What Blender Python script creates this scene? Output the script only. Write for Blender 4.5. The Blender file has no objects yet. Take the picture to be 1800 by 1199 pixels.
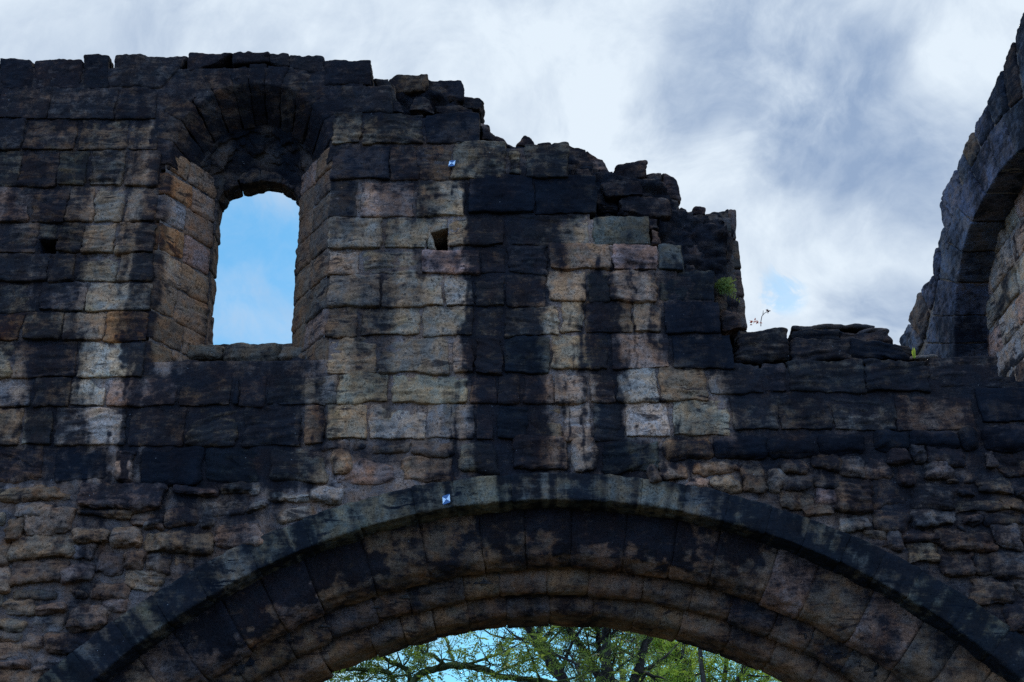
import bpy, math, random
import numpy as np

random.seed(7)
rng = np.random.default_rng(11)
col = bpy.context.scene.collection

# ---------------------------------------------------------------- camera
PITCH, FPX, ROLL = math.radians(23.3), 2350.0, math.radians(0.8)
CAM = np.array([0.0, -11.0, 1.6])
_fwd = np.array([0, math.cos(PITCH), math.sin(PITCH)])
_up = np.array([0, -math.sin(PITCH), math.cos(PITCH)])
_rt = np.array([1.0, 0, 0])
IX = math.cos(ROLL) * _rt - math.sin(ROLL) * _up
IY = math.sin(ROLL) * _rt + math.cos(ROLL) * _up


def ray(x, y):
    return _fwd * FPX + IX * (x - 900) - IY * (y - 599.5)


def W(x, y, Y=0.0):
    """photo pixel measured on a plane parallel to the wall face"""
    d = ray(x, y)
    return CAM + d * ((Y - CAM[1]) / d[1])


def S(x, y, X=5.4):
    """photo pixel measured on a plane parallel to the side wall face"""
    d = ray(x, y)
    return CAM + d * ((X - CAM[0]) / d[0])


def direction(x, y):
    d = ray(x, y)
    return d / np.linalg.norm(d)


# ---------------------------------------------------------------- noise
def _hash(ix, iy, iz, seed):
    h = (ix.astype(np.uint32) * np.uint32(374761393) + iy.astype(np.uint32) * np.uint32(668265263)
         + iz.astype(np.uint32) * np.uint32(2246822519) + np.uint32((seed * 3266489917) & 0xffffffff))
    h = (h ^ (h >> np.uint32(13))) * np.uint32(1274126177)
    h = (h ^ (h >> np.uint32(16))) * np.uint32(2654435761)
    h ^= h >> np.uint32(15)
    return h.astype(np.float64) / 4294967295.0


def noise(P, seed=0):
    P = np.asarray(P, float)
    f = np.floor(P)
    t = P - f
    t = t * t * t * (t * (t * 6 - 15) + 10)
    i = f.astype(np.int64)
    x, y, z = i[..., 0], i[..., 1], i[..., 2]
    out = 0
    for dx in (0, 1):
        wx = t[..., 0] if dx else 1 - t[..., 0]
        for dy in (0, 1):
            wy = t[..., 1] if dy else 1 - t[..., 1]
            for dz in (0, 1):
                wz = t[..., 2] if dz else 1 - t[..., 2]
                out = out + wx * wy * wz * _hash(x + dx, y + dy, z + dz, seed)
    return out * 2 - 1


def fbm(P, octs=3, seed=0, lac=2.1, gain=0.5):
    P = np.asarray(P, float)
    a, s, out = 1.0, 1.0, 0
    for o in range(octs):
        out = out + a * noise(P * s + 17.3 * o, seed + o * 31)
        a *= gain
        s *= lac
    return out


def sstep(a, b, x):
    t = np.clip((x - a) / (b - a), 0, 1)
    return t * t * (3 - 2 * t)


# ---------------------------------------------------------------- mesh builder
def chain_loc(o):
    v = o.location.copy()
    while o.parent is not None:
        o = o.parent
        v += o.location
    return v


class MB:
    def __init__(self):
        self.v, self.f, self.t, self.s, self.n = [], [], [], [], 0

    def add(self, V, F, tint, stain_shade):
        m = len(V)
        self.v.append(V)
        self.f.append(np.asarray(F, np.int64).reshape(-1, 4) + self.n)
        T = np.ones((m, 4))
        T[:, :3] = tint
        self.t.append(T)
        self.s.append(np.zeros(m) + stain_shade)
        self.n += m

    def build(self, name, mat, parent=None, smooth=True):
        V = np.concatenate(self.v)
        F = np.concatenate(self.f)
        o = V.mean(0) * 0
        me = bpy.data.meshes.new(name)
        me.vertices.add(len(V))
        me.vertices.foreach_set('co', V.astype(np.float32).ravel())
        me.loops.add(F.size)
        me.loops.foreach_set('vertex_index', F.astype(np.int32).ravel())
        me.polygons.add(len(F))
        me.polygons.foreach_set('loop_start', np.arange(0, F.size, 4, dtype=np.int32))
        me.polygons.foreach_set('use_smooth', np.full(len(F), smooth))
        a = me.attributes.new('tint', 'FLOAT_COLOR', 'POINT')
        a.data.foreach_set('color', np.concatenate(self.t).astype(np.float32).ravel())
        b = me.attributes.new('stain_shade', 'FLOAT', 'POINT')
        b.data.foreach_set('value', np.concatenate(self.s).astype(np.float32))
        me.update(calc_edges=True)
        me.validate()
        me.materials.append(mat)
        ob = bpy.data.objects.new(name, me)
        col.objects.link(ob)
        if parent is not None:
            ob.parent = parent
            ob.location = -chain_loc(parent)
        return ob


def empty(name, loc, label, cat, group=None):
    o = bpy.data.objects.new(name, None)
    o.location = loc
    o.empty_display_size = 0.3
    col.objects.link(o)
    o['label'], o['category'] = label, cat
    if group:
        o['group'] = group
    return o


# ---------------------------------------------------------------- stones
_seed = [100]


def stone(mb, c8, r=0.03, res=0.0125, bulge=0.012, n1=0.010, n2=0.0045, bed=0.0, wob=0.012, tint=(.3, .25, .2),
          stain_shade=0.0, closed=False, facet=0.0):
    """weathered block from 8 corners c8[c][b][a] (a along, b up, c front to back)"""
    _seed[0] += 1
    sd = _seed[0]
    c8 = np.asarray(c8, float).reshape(2, 2, 2, 3)
    ea = (c8[:, :, 1] - c8[:, :, 0]).mean((0, 1))
    eb = (c8[:, 1] - c8[:, 0]).mean((0, 1))
    ec = (c8[1] - c8[0]).mean((0, 1))
    L = np.array([np.linalg.norm(ea), np.linalg.norm(eb), np.linalg.norm(ec)])
    ea, eb, ec = ea / L[0], eb / L[1], ec / L[2]
    na, nb = (max(5, int(math.ceil(L[k] / res))) for k in (0, 1))
    nc = max(5, int(math.ceil(L[2] / (res * (1.2 if closed else 2.2)))))
    I, J, K = np.meshgrid(np.arange(na + 1), np.arange(nb + 1), np.arange(nc + 1), indexing='ij')
    surf = (I == 0) | (I == na) | (J == 0) | (J == nb) | (K == 0)
    if closed:
        surf |= (K == nc)
    idm = np.full(I.shape, -1, np.int64)
    idm[surf] = np.arange(surf.sum())
    a, b, c = I[surf] / na, J[surf] / nb, K[surf] / nc
    if not closed:
        c = c ** 1.7
    q = np.stack([a, b, c], 1) * L
    rr = min(r, 0.45 * L.min())
    lim = L - rr
    if not closed:
        lim[2] = L[2] + 1
    cl = np.minimum(np.maximum(q, rr), lim)
    d = q - cl
    n = d / np.maximum(np.linalg.norm(d, axis=1), 1e-9)[:, None]
    p = (cl + rr * n) / L
    A, B, Cc = p[:, 0:1], p[:, 1:2], p[:, 2:3]
    P = 0
    for k, wk in ((0, 1 - Cc), (1, Cc)):
        for j, wj in ((0, 1 - B), (1, B)):
            for i, wi in ((0, 1 - A), (1, A)):
                P = P + wk * wj * wi * c8[k, j, i]
    N = n[:, 0:1] * ea + n[:, 1:2] * eb + n[:, 2:3] * ec
    off = rng.uniform(-50, 50, 3)
    Q = P + off
    if bulge:
        pil = (1 - np.abs(2 * a - 1) ** 3) * (1 - np.abs(2 * b - 1) ** 3) * (1 - c)
        P = P - ec * (bulge * pil)[:, None]
    if wob:
        P = P + ea * (wob * fbm(Q * 5, 2, sd))[:, None] * 0.8 + eb * (wob * fbm(Q * 4 + 9, 2, sd + 7))[:, None]
    h = n1 * fbm(Q * 5, 2, sd + 1) + n2 * fbm(Q * 22, 2, sd + 2)
    if bed:
        tl = rng.uniform(-.25, .25)
        Z = Q[:, 2] + tl * Q[:, 0] + 0.03 * noise(Q * 3, sd + 5)
        h = h + bed * fbm(np.stack([Q[:, 0] * 3.0, Q[:, 1] * 3.0, Z * 30], 1), 2, sd + 3)
    if facet:
        for _ in range(7):
            nv = rng.normal(size=3)
            nv /= np.linalg.norm(nv)
            ctr = c8.mean((0, 1, 2))
            lim_d = rng.uniform(.62, .95) * 0.5 * np.abs(nv @ np.stack([ea * L[0], eb * L[1], ec * L[2]]).T).sum() * facet
            dd = (P - ctr) @ nv - lim_d
            P = P - nv * np.maximum(dd, 0)[:, None] * 0.92
    P = P + N * h[:, None]
    F = []

    def quads(g, flip):
        x = np.stack([g[:-1, :-1], g[1:, :-1], g[1:, 1:], g[:-1, 1:]], -1).reshape(-1, 4)
        F.append(x[:, ::-1] if flip else x)
    quads(idm[:, :, 0], False)
    quads(idm[:, 0, :], True)
    quads(idm[:, nb, :], False)
    quads(idm[0, :, :], False)
    quads(idm[na, :, :], True)
    if closed:
        quads(idm[:, :, nc], True)
    st = stain_shade(P) * rng.uniform(.93, 1.05) if callable(stain_shade) else stain_shade
    mb.add(P, np.concatenate(F), np.asarray(tint), st)


PAL = {'t': (.37, .30, .225), 'y': (.34, .31, .245), 'b': (.27, .205, .15), 'p': (.34, .265, .23),
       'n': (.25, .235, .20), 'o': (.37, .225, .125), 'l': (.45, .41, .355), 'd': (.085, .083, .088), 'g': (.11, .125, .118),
       'k': (.15, .165, .15), 'q': (.17, .215, .31), 'h': (.31, .295, .275), 'm': (.20, .175, .155)}  # q is grey stone blued to paint in lens haze


def tint_of(k=None, keys='ttybbphy'):
    c = np.array(PAL[k or random.choice(keys)])
    c = c * np.array([1.09, .895, .79])
    return c * random.uniform(.91, 1.08) * np.array([1, random.uniform(.97, 1.03), random.uniform(.93, 1.06)])


# ---------------------------------------------------------------- soot, rain streaks and painted dimness low down, fixed on the wall
_ST = []
for (x0, y0, x1, y1, s, soft) in [
    # pale areas stay, these are the dark ones
    (-400, 60, 900, 215, .80, .10), (560, 60, 1060, 325, .62, .10), (820, 305, 1070, 382, .80, .05),
    (822, 330, 962, 860, 1.0, .05), (950, 380, 1000, 480, .35, .06), (1030, 475, 1094, 840, .98, .04),
    (1158, 470, 1300, 640, .80, .06), (1250, 560, 2100, 705, .70, .12), (1285, 640, 2100, 800, .66, .08),
    (1180, 700, 1290, 800, .42, .08), (575, 318, 632, 420, .62, .05), (672, 495, 748, 535, .45, .04),
    (735, 330, 815, 372, .45, .04), (738, 440, 850, 475, .72, .04), (545, 640, 585, 780, .5, .05),
    (-400, 205, 280, 330, .58, .10), (-400, 205, 270, 620, .30, .12), (238, 215, 284, 660, .78, .035), (215, 600, 262, 800, .8, .05),
    (240, 655, 525, 860, .90, .06), (300, 600, 560, 665, .62, .05), (55, 330, 100, 640, .42, .05),
    (45, 585, 132, 790, .86, .05), (110, 420, 155, 500, .45, .05), (-30, 395, 75, 500, .55, .06), (-400, 445, 60, 600, .55, .1),
    (-300, 690, 30, 860, .5, .07), (-300, 785, 190, 850, .82, .05), (90, 700, 215, 790, .3, .05), (236, 780, 470, 852, .85, .05),
    (460, 785, 575, 850, .62, .05), (130, 850, 300, 900, .7, .06), (640, 770, 720, 820, .5, .04), (560, 770, 660, 800, .6, .03),
    (830, 775, 895, 850, .75, .04), (1050, 770, 1165, 850, .78, .05), (1160, 760, 2100, 815, .72, .06),
    (1250, 800, 2100, 1300, .52, .3), (1480, 820, 1640, 900, .5, .08), (1640, 830, 1720, 910, .45, .06),  # wide right box also paints in the dimmer light low down
    (-400, 850, 500, 1300, .38, .3), (380, 850, 470, 950, .4, .08), (290, 870, 350, 960, .35, .05),  # wide left box also paints in weak light and vignette
]:
    a, b = W(x0, (y0 + y1) / 2), W(x1, (y0 + y1) / 2)
    t, bo = W((x0 + x1) / 2, y0), W((x0 + x1) / 2, y1)
    _ST.append((a[0], b[0], bo[2], t[2], s, soft))


def soot(P):
    w = fbm(P * np.array([2.2, 2.2, 1.6]), 3, 501)
    w2 = fbm(P * 9, 2, 777)
    X = P[:, 0] + .035 * w + .022 * w2
    Z = P[:, 2] + .06 * w + .03 * w2
    keep = np.ones(len(P))
    drip = fbm(np.stack([X * 15, P[:, 1] * 3, Z * 1.1], 1), 3, 611) + .5 * fbm(P * 14, 2, 612)
    for xl, xr, zb, zt, s, so in _ST:
        so = so * 2.3 + .06
        m = sstep(xl - so, xl + so, X) * (1 - sstep(xr - so, xr + so, X))
        m = m * sstep(zb - .16, zb + .12, Z) * (1 - sstep(zt - .12, zt + .12, Z))
        m = sstep(.16, .90, m + .34 * drip * (m > .01) * (1 - m) * 2)
        keep *= 1 - .90 * s * m
    low = 1 - sstep(4.6, 6.2, P[:, 2])  # lower wall darkened in the colour for its weaker light
    base = .30 + .08 * low + .26 * fbm(P * np.array([2.2, 2.2, .9]), 3, 91) + .26 * sstep(.1, .7, fbm(np.stack([X * 4.5, P[:, 1], Z * .4], 1), 2, 92))
    return np.clip(1 - keep + base * keep, 0, 1)


# ---------------------------------------------------------------- materials
def nt(mat):
    mat.use_nodes = True
    t = mat.node_tree
    t.nodes.clear()
    return t


class G:
    """tiny node helper"""

    def __init__(self, tree):
        self.t = tree

    def n(self, typ, ins=None, **kw):
        x = self.t.nodes.new(typ)
        for k, v in kw.items():
            setattr(x, k, v)
        for k, v in (ins or {}).items():
            s = x.inputs[k]
            if hasattr(v, 'is_output') or isinstance(v, bpy.types.NodeSocket):
                self.t.links.new(v, s)
            else:
                s.default_value = v
        return x

    def math(self, op, a, b=0.0, c=0.0, clamp=False):
        return self.n('ShaderNodeMath', {0: a, 1: b, 2: c}, operation=op, use_clamp=clamp).outputs[0]

    def mix(self, f, a, b, blend='MIX'):
        x = self.n('ShaderNodeMix', {0: f}, data_type='RGBA', blend_type=blend)
        for i, v in ((6, a), (7, b)):
            if isinstance(v, bpy.types.NodeSocket):
                self.t.links.new(v, x.inputs[i])
            else:
                x.inputs[i].default_value = (*v, 1) if len(v) == 3 else v
        return x.outputs[2]

    def noise(self, vec, scale, det=4, rough=.55, dist=0.0):
        return self.n('ShaderNodeTexNoise', {'Vector': vec, 'Scale': scale, 'Detail': det, 'Roughness': rough, 'Distortion': dist}).outputs[0]

    def ramp(self, f, lo, hi, a=0.0, b=1.0):
        return self.n('ShaderNodeMapRange', {0: f, 1: lo, 2: hi, 3: a, 4: b}, interpolation_type='SMOOTHSTEP').outputs[0]


def stone_material(name, soot_col=(.0038, .0060, .0105), patch=1.0, bump=1.0, speck=1.0):  # soot black, lifted towards blue to paint in hazy shadow
    m = bpy.data.materials.new(name)
    t = nt(m)
    g = G(t)
    co = g.n('ShaderNodeTexCoord').outputs['Object']
    tint = g.n('ShaderNodeAttribute', attribute_name='tint').outputs['Color']
    st = g.n('ShaderNodeAttribute', attribute_name='stain_shade').outputs['Fac']
    big = g.noise(co, 2.6, 5, .6)
    mid = g.noise(co, 11, 6, .62)
    fine = g.noise(co, 46, 6, .75)
    grain = g.noise(co, 140, 3, .65)
    bedv = g.n('ShaderNodeMapping', {'Vector': co, 'Scale': (3.2, 3.2, 19)}).outputs[0]
    bed = g.noise(bedv, 1.0, 5, .65, .9)
    # value variation of the sandstone itself
    v = g.math('ADD', g.math('MULTIPLY', g.math('SUBTRACT', mid, .5), 1.7), g.math('MULTIPLY', g.math('SUBTRACT', fine, .5), 3.8 * speck))
    v = g.math('ADD', v, g.math('MULTIPLY', g.math('SUBTRACT', grain, .5), 2.3 * speck))
    v = g.math('ADD', v, g.math('MULTIPLY', g.math('SUBTRACT', bed, .5), 1.5))
    v = g.math('ADD', v, 1.0)
    v = g.math('MAXIMUM', v, .12)
    base = g.mix(1.0, tint, g.n('ShaderNodeCombineColor', {0: v, 1: v, 2: v}).outputs[0], 'MULTIPLY')
    # iron-rich and greenish patches
    base = g.mix(g.ramp(g.noise(co, 3.4, 4, .6, .4), .55, .75, 0, .55), base, g.mix(1.0, base, (1.25, .84, .52), 'MULTIPLY'))
    base = g.mix(g.ramp(g.noise(co, 4.7, 4, .6, .2), .52, .74, 0, .5), base, g.mix(1.0, base, (.80, .92, .80), 'MULTIPLY'))
    base = g.mix(1.0, base, g.mix(g.ramp(g.noise(co, 7.5, 5, .65, .5), .36, .64), (1.16, .99, .80), (.86, .99, 1.10)), 'MULTIPLY')
    base = g.mix(g.ramp(fine, .34, .45, .62, 0), base, (.03, .028, .03))
    # crust: stain attribute broken up by noise
    k = g.math('ADD', st, g.math('MULTIPLY', g.math('SUBTRACT', bed, .5), 1.05 * patch))
    k = g.math('ADD', k, g.math('MULTIPLY', g.math('SUBTRACT', mid, .5), 1.25 * patch))
    k = g.math('ADD', k, g.math('MULTIPLY', g.math('SUBTRACT', fine, .5), 1.3))
    k = g.ramp(k, .14, .92)
    bed2v = g.n('ShaderNodeMapping', {'Vector': co, 'Scale': (2.6, 2.6, 10.5), 'Rotation': (0, .10, 0)}).outputs[0]
    bed2 = g.noise(bed2v, 1.0, 7, .62, 1.2)
    gate = g.ramp(g.noise(co, 1.5, 3, .55), .44, .60)
    k2 = g.math('MULTIPLY', g.ramp(g.math('ADD', bed2, g.math('MULTIPLY', g.math('SUBTRACT', fine, .5), .30)), .535, .60), gate)
    k = g.math('MAXIMUM', k, g.math('MULTIPLY', k2, .90 * patch))
    k = g.math('MULTIPLY', k, .96)
    crust = g.mix(g.ramp(big, .35, .7), soot_col, (soot_col[0] * 1.9, soot_col[1] * 2.0, soot_col[2] * 1.9))
    crust = g.mix(g.ramp(fine, .55, .78, 0, .55), crust, (.021, .025, .035))
    c = g.mix(k, base, crust)
    # tiny pale lichen dots
    vor = g.n('ShaderNodeTexVoronoi', {'Vector': co, 'Scale': 16.0}).outputs['Distance']
    dot = g.math('MULTIPLY', g.ramp(vor, .05, .085, 1, 0), g.ramp(g.noise(co, 5, 2), .56, .66))
    c = g.mix(g.math('MULTIPLY', dot, .55), c, (.30, .32, .34))
    h = g.math('ADD', g.math('MULTIPLY', fine, .55), g.math('MULTIPLY', grain, .25))
    h = g.math('ADD', h, g.math('MULTIPLY', bed, .5))
    bp = g.n('ShaderNodeBump', {'Strength': 1.0 * bump, 'Distance': .018, 'Height': h}).outputs[0]
    bs = g.n('ShaderNodeBsdfPrincipled', {'Base Color': c, 'Roughness': .95, 'Specular IOR Level': .04, 'Normal': bp})
    o = g.n('ShaderNodeOutputMaterial')
    t.links.new(bs.outputs[0], o.inputs[0])
    return m


M_STONE = stone_material('sandstone')
M_MORTAR = stone_material('lime_mortar', patch=.8, bump=1.2, speck=1.0)
M_CORE = stone_material('broken_core', patch=.8, bump=1.3)
M_HOOD = stone_material('weathered_arch_stone', patch=1.15, bump=.7)


def simple(name, c, rough=.6, trans=None, var=.3, spec=.3):
    m = bpy.data.materials.new(name)
    t = nt(m)
    g = G(t)
    co = g.n('ShaderNodeTexCoord').outputs['Object']
    f = g.noise(co, 9, 3)
    f2 = g.ramp(f, .3, .7, 1 - var, 1 + var)
    cc = g.mix(1.0, c, g.n('ShaderNodeCombineColor', {0: f2, 1: f2, 2: f2}).outputs[0], 'MULTIPLY')
    bs = g.n('ShaderNodeBsdfPrincipled', {'Base Color': cc, 'Roughness': rough, 'Specular IOR Level': spec}).outputs[0]
    if trans:
        tr = g.n('ShaderNodeBsdfTranslucent', {'Color': (*trans, 1)}).outputs[0]
        bs = g.n('ShaderNodeMixShader', {0: .5, 1: bs, 2: tr}).outputs[0]
    o = g.n('ShaderNodeOutputMaterial')
    t.links.new(bs, o.inputs[0])
    return m


# ---------------------------------------------------------------- wall geometry constants
ACX, ACZ = 0.27, -0.54          # great arch centre
WX, WZ = -2.475, 8.36           # window arch centre


def arc(cx, cz, R, ang, Y):
    return np.array([cx + R * math.sin(ang), Y, cz + R * math.cos(ang)])


def hood_out(ang, Y):
    # outer edge has its own centre, so the band widens towards the springing
    cx, cz, R = 0.27, -0.78, 5.866
    # ray from (ACX,ACZ)
    dx, dz = math.sin(ang), math.cos(ang)
    ox, oz = ACX - cx, ACZ - cz
    b = ox * dx + oz * dz
    tt = -b + math.sqrt(b * b - (ox * ox + oz * oz - R * R))
    return np.array([ACX + tt * dx, Y, ACZ + tt * dz])


def box8(x0, x1, z0, z1, y0, y1, j=0.0):
    c = np.array([[[(x0, y0, z0), (x1, y0, z0)], [(x0, y0, z1), (x1, y0, z1)]],
                  [[(x0, y1, z0), (x1, y1, z0)], [(x0, y1, z1), (x1, y1, z1)]]], float)
    if j:
        jit = rng.uniform(-j, j, (2, 2, 3))
        jit[..., 1] = 0
        c += jit[None]
    return c


def px_block(x0, y0, x1, y1, Y=0.0, depth=.3, gap=.006, j=.006, gapx=None):
    """block whose face was measured as a pixel box on plane Y"""
    ym, xm = (y0 + y1) / 2, (x0 + x1) / 2
    gx = gap if gapx is None else gapx
    X0, X1 = W(x0, ym, Y)[0] + gx, W(x1, ym, Y)[0] - gx
    zt0, zt1, zb0, zb1 = W(x0, y0, Y)[2] - gap, W(x1, y0, Y)[2] - gap, W(x0, y1, Y)[2] + gap, W(x1, y1, Y)[2] + gap
    c = box8(X0, X1, 0, 1, Y, Y + depth)
    c[:, 0, 0, 2], c[:, 0, 1, 2], c[:, 1, 0, 2], c[:, 1, 1, 2] = zb0, zb1, zt0, zt1
    if j:
        jit = rng.uniform(-j, j, (2, 2, 3))
        jit[..., 1] = 0
        c += jit[None]
    return c


def px_quad(pts, Y, depth, back=.0, plane=None):
    """bl, br, tr, tl pixels -> block; back>0 shrinks the back face"""
    f = plane or (lambda x, y: W(x, y, Y))
    bl, br, tr, tl = (f(*p) for p in pts)
    dv = np.array([0, depth, 0.0]) if plane is None else np.array([depth, 0, 0.0])
    c = np.array([[[bl, br], [tl, tr]], [[bl + dv, br + dv], [tl + dv, tr + dv]]])
    if back:
        ctr = c[1].mean((0, 1))
        c[1] = c[1] + (ctr - c[1]) * back
    return c


wall = empty('ruined_wall', (0, 0, 0), 'tall soot-streaked sandstone ruin wall with broken stepped top, round-headed window and wide arch', 'wall')

# ---------------------------------------------------------------- ashlar courses, measured stone by stone
A = MB()
ROWS = [
    # left of the window
    (154, 210, [(-90, 0), (0, 86), (87, 205), (207, 277, 'm')]),
    (212, 264, [(-60, 41), (44, 137), (139, 225), (226, 281)]),
    (266, 327, [(-80, 37), (38, 102), (104, 156), (158, 219), (221, 281, 't')]),
    (329, 391, [(-70, 53), (57, 118, 'b'), (120, 168), (170, 217, 'y'), (220, 278, 't')]),
    (394, 444, [(-80, 67), (100, 147, 'b'), (149, 205, 't'), (207, 275, 't')]),
    (447, 495, [(-60, 88), (90, 133), (136, 206, 'y'), (209, 272, 't')]),
    (498, 547, [(-80, 70), (72, 151), (153, 267, 'l')]),
    (550, 599, [(-70, 40, 'o'), (41, 110), (111, 184, 't'), (186, 262, 'o')]),
    (602, 663, [(-80, 22), (24, 136, 'b'), (138, 256, 'l')]),
    (666, 714, [(-60, 57, 'h'), (60, 122), (125, 185, 'l'), (189, 313, 'p'), (316, 408), (411, 420, 'd'), (422, 467), (469, 573, 'n')]),
    (718, 783, [(-80, 37), (40, 94), (96, 226, 'l'), (229, 326, 'b'), (329, 418), (428, 530, 'm'), (534, 572, 'b')]),
    # between window and right break
    (200, 254, [(585, 637), (638, 745), (747, 843, 'd')]),
    (257, 317, [(582, 685, 'd'), (686, 735, 'b'), (737, 794, 'b')]),
    (251, 314, [(797, 887), (920, 1000, 'n')]),
    (262, 308, [(892, 915)]),
    (320, 381, [(578, 630, 'd'), (633, 730), (735, 820, 'y')]),
    (308, 376, [(822, 938, 'd'), (939, 1048, 'd')]),
    (383, 437, [(578, 671, 'n'), (677, 750, 'y')]),
    (379, 432, [(787, 887), (894, 1036, 'y'), (1041, 1143, 'g')]),
    (440, 483, [(577, 634), (636, 736, 'y'), (739, 842, 'p')]),
    (435, 480, [(844, 889), (891, 958)]),
    (430, 476, [(965, 1074, 'b'), (1078, 1156), (1157, 1201, 'g')]),
    (484, 539, [(576, 668, 'y'), (670, 780, 'y'), (782, 833), (836, 887), (889, 958)]),
    (478, 531, [(962, 1031, 't'), (1033, 1070), (1073, 1153, 't')]),
    (475, 528, [(1158, 1259, 'g')]),
    (541, 591, [(575, 629, 'b'), (633, 738, 'y'), (741, 833, 'n'), (835, 884), (887, 981)]),
    (531, 585, [(985, 1026, 't'), (1029, 1110, 'b'), (1114, 1163, 't'), (1166, 1266, 'd')]),
    (594, 657, [(576, 663, 't'), (666, 793, 'n'), (796, 832, 't'), (834, 883), (885, 967, 'g')]),
    (588, 648, [(969, 1070, 't'), (1073, 1177, 'p'), (1180, 1288, 'd')]),
    (659, 709, [(565, 591), (593, 685, 'y'), (687, 823, 'y'), (826, 872), (874, 917, 'b'), (920, 974), (976, 1032, 't'), (1035, 1081)]),
    (647, 706, [(1084, 1156, 'h'), (1160, 1243, 'b')]),
    (711, 773, [(575, 646, 't'), (648, 748, 'l'), (750, 834, 'h'), (836, 871), (875, 928, 'g'), (929, 987), (991, 1041, 'l'), (1044, 1092)]),
    (705, 768, [(1098, 1178, 'l'), (1180, 1283, 'y')]),
    # right of the break
    (640, 692, [(1246, 1340, 'n'), (1342, 1383, 'm')]),
    (634, 688, [(1386, 1519, 'n'), (1522, 1632, 'm')]),
    (628, 682, [(1634, 1758, 'n')]),
    (698, 756, [(1285, 1366, 'n'), (1368, 1461, 'm'), (1463, 1571, 'h'), (1573, 1712, 'b')]),
    (683, 742, [(1718, 1850, 'd'), (1852, 1960)]),
    # irregular bedding course below the ashlar
    (786, 850, [(-60, 73), (97, 192, 'd'), (198, 240, 'p'), (244, 357, 'd'), (360, 456, 'g'), (473, 578, 'n')]),
    (773, 795, [(560, 620, 'm'), (623, 651, 'm'), (656, 716, 'm')]),
    (773, 800, [(721, 800, 'm')]),
    (795, 838, [(578, 618, 'b'), (620, 648, 'b')]),
    (803, 848, [(704, 800, 'b')]),
    (808, 856, [(588, 698, 'p')]),
    (773, 832, [(806, 874, 'n')]),
    (768, 828, [(897, 1001, 'b')]),
    (768, 830, [(1006, 1050, 'l')]),
    (776, 832, [(1056, 1163, 'g')]),
    (764, 806, [(1167, 1250, 'b')]),
]
for y0, y1, row in ROWS:
    for s in row:
        k = s[2] if len(s) > 2 else None
        irregular = y0 > 763 and y1 > 790
        dY = rng.normal(-.010, .007) - (.03 if irregular and rng.random() < .4 else 0)
        c = px_block(s[0], y0, s[1], y1, 0, .3, .002 if irregular else -.0015, .02 if irregular else .009, .008 if irregular else rng.uniform(.003, .010))
        c[0, :, :, 1] += dY
        c[0, 0, :, 1] -= rng.uniform(.004, .038)
        c[0, 1, :, 1] += rng.uniform(-.004, .012)
        c[0, :, 0, 1] += rng.uniform(-.008, .008)
        stone(A, c, r=.013 if not irregular else .04, bulge=rng.uniform(.0, .010), n1=.017 if k != 'd' else .010,
              n2=.007, bed=random.choice((.003, .007, .012, .015)) if k != 'd' else .003, wob=.012 if not irregular else .03,
              tint=tint_of(k), stain_shade=soot)
# the dark putlog holes are left open; a stone remnant above each
stone(A, px_quad([(749, 413), (786, 400), (786, 383), (749, 384)], -.005, .3), r=.012, tint=tint_of('y'), stain_shade=soot, wob=.008)
for x0, y0, x1, y1 in ((68, 394, 98, 420),):
    stone(A, px_block(x0, y0, x1, y1, 0, .3, .002, .0), r=.02, tint=tint_of('y'), stain_shade=soot, wob=.02)
stone(A, px_quad([(751, 436), (765, 440), (757, 404), (750, 402)], 0, .3), r=.02, tint=tint_of('y'), stain_shade=soot)
stone(A, px_quad([(660, 384), (678, 384), (676, 381), (662, 381)], 0, .3), r=.01, tint=tint_of('y'), stain_shade=soot)
# ledge course that oversails the rubble on the right
for x0, y0, x1, y1, k in ((1167, 768, 1252, 808, 'b'), (1254, 761, 1347, 803, 'd'), (1349, 764, 1436, 800, 'd'), (1438, 758, 1530, 798, 'd'),
                          (1534, 755, 1597, 790, 'd'), (1599, 751, 1690, 788, 'd'), (1692, 752, 1722, 790, 'd'), (1726, 747, 1830, 792, 'd'),
                          (1832, 747, 1930, 792, 'd')):
    stone(A, px_block(x0, y0, x1, y1, -.05, .4, .003, .018), r=.06, bulge=.03, n1=.022, n2=.006, bed=.006, wob=.03, tint=tint_of(k), stain_shade=soot)
# courses carry on past the picture on the left and right
for (x_from, x_to, zs) in ((-7.2, W(-88, 400)[0] - .03, np.arange(5.05, 9.2, .305)), (W(1962, 700)[0], 7.2, np.arange(4.3, 5.9, .3))):
    for z in zs:
        x = x_from
        while x < x_to - .12:
            w = min(rng.uniform(.35, .75), x_to - x)
            stone(A, box8(x + .01, x + w - .01, z + .01, z + .295, 0, .3, .01), res=.03, tint=tint_of(), stain_shade=soot)
            x += w
A.build('ashlar_masonry', M_STONE, wall)

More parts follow.
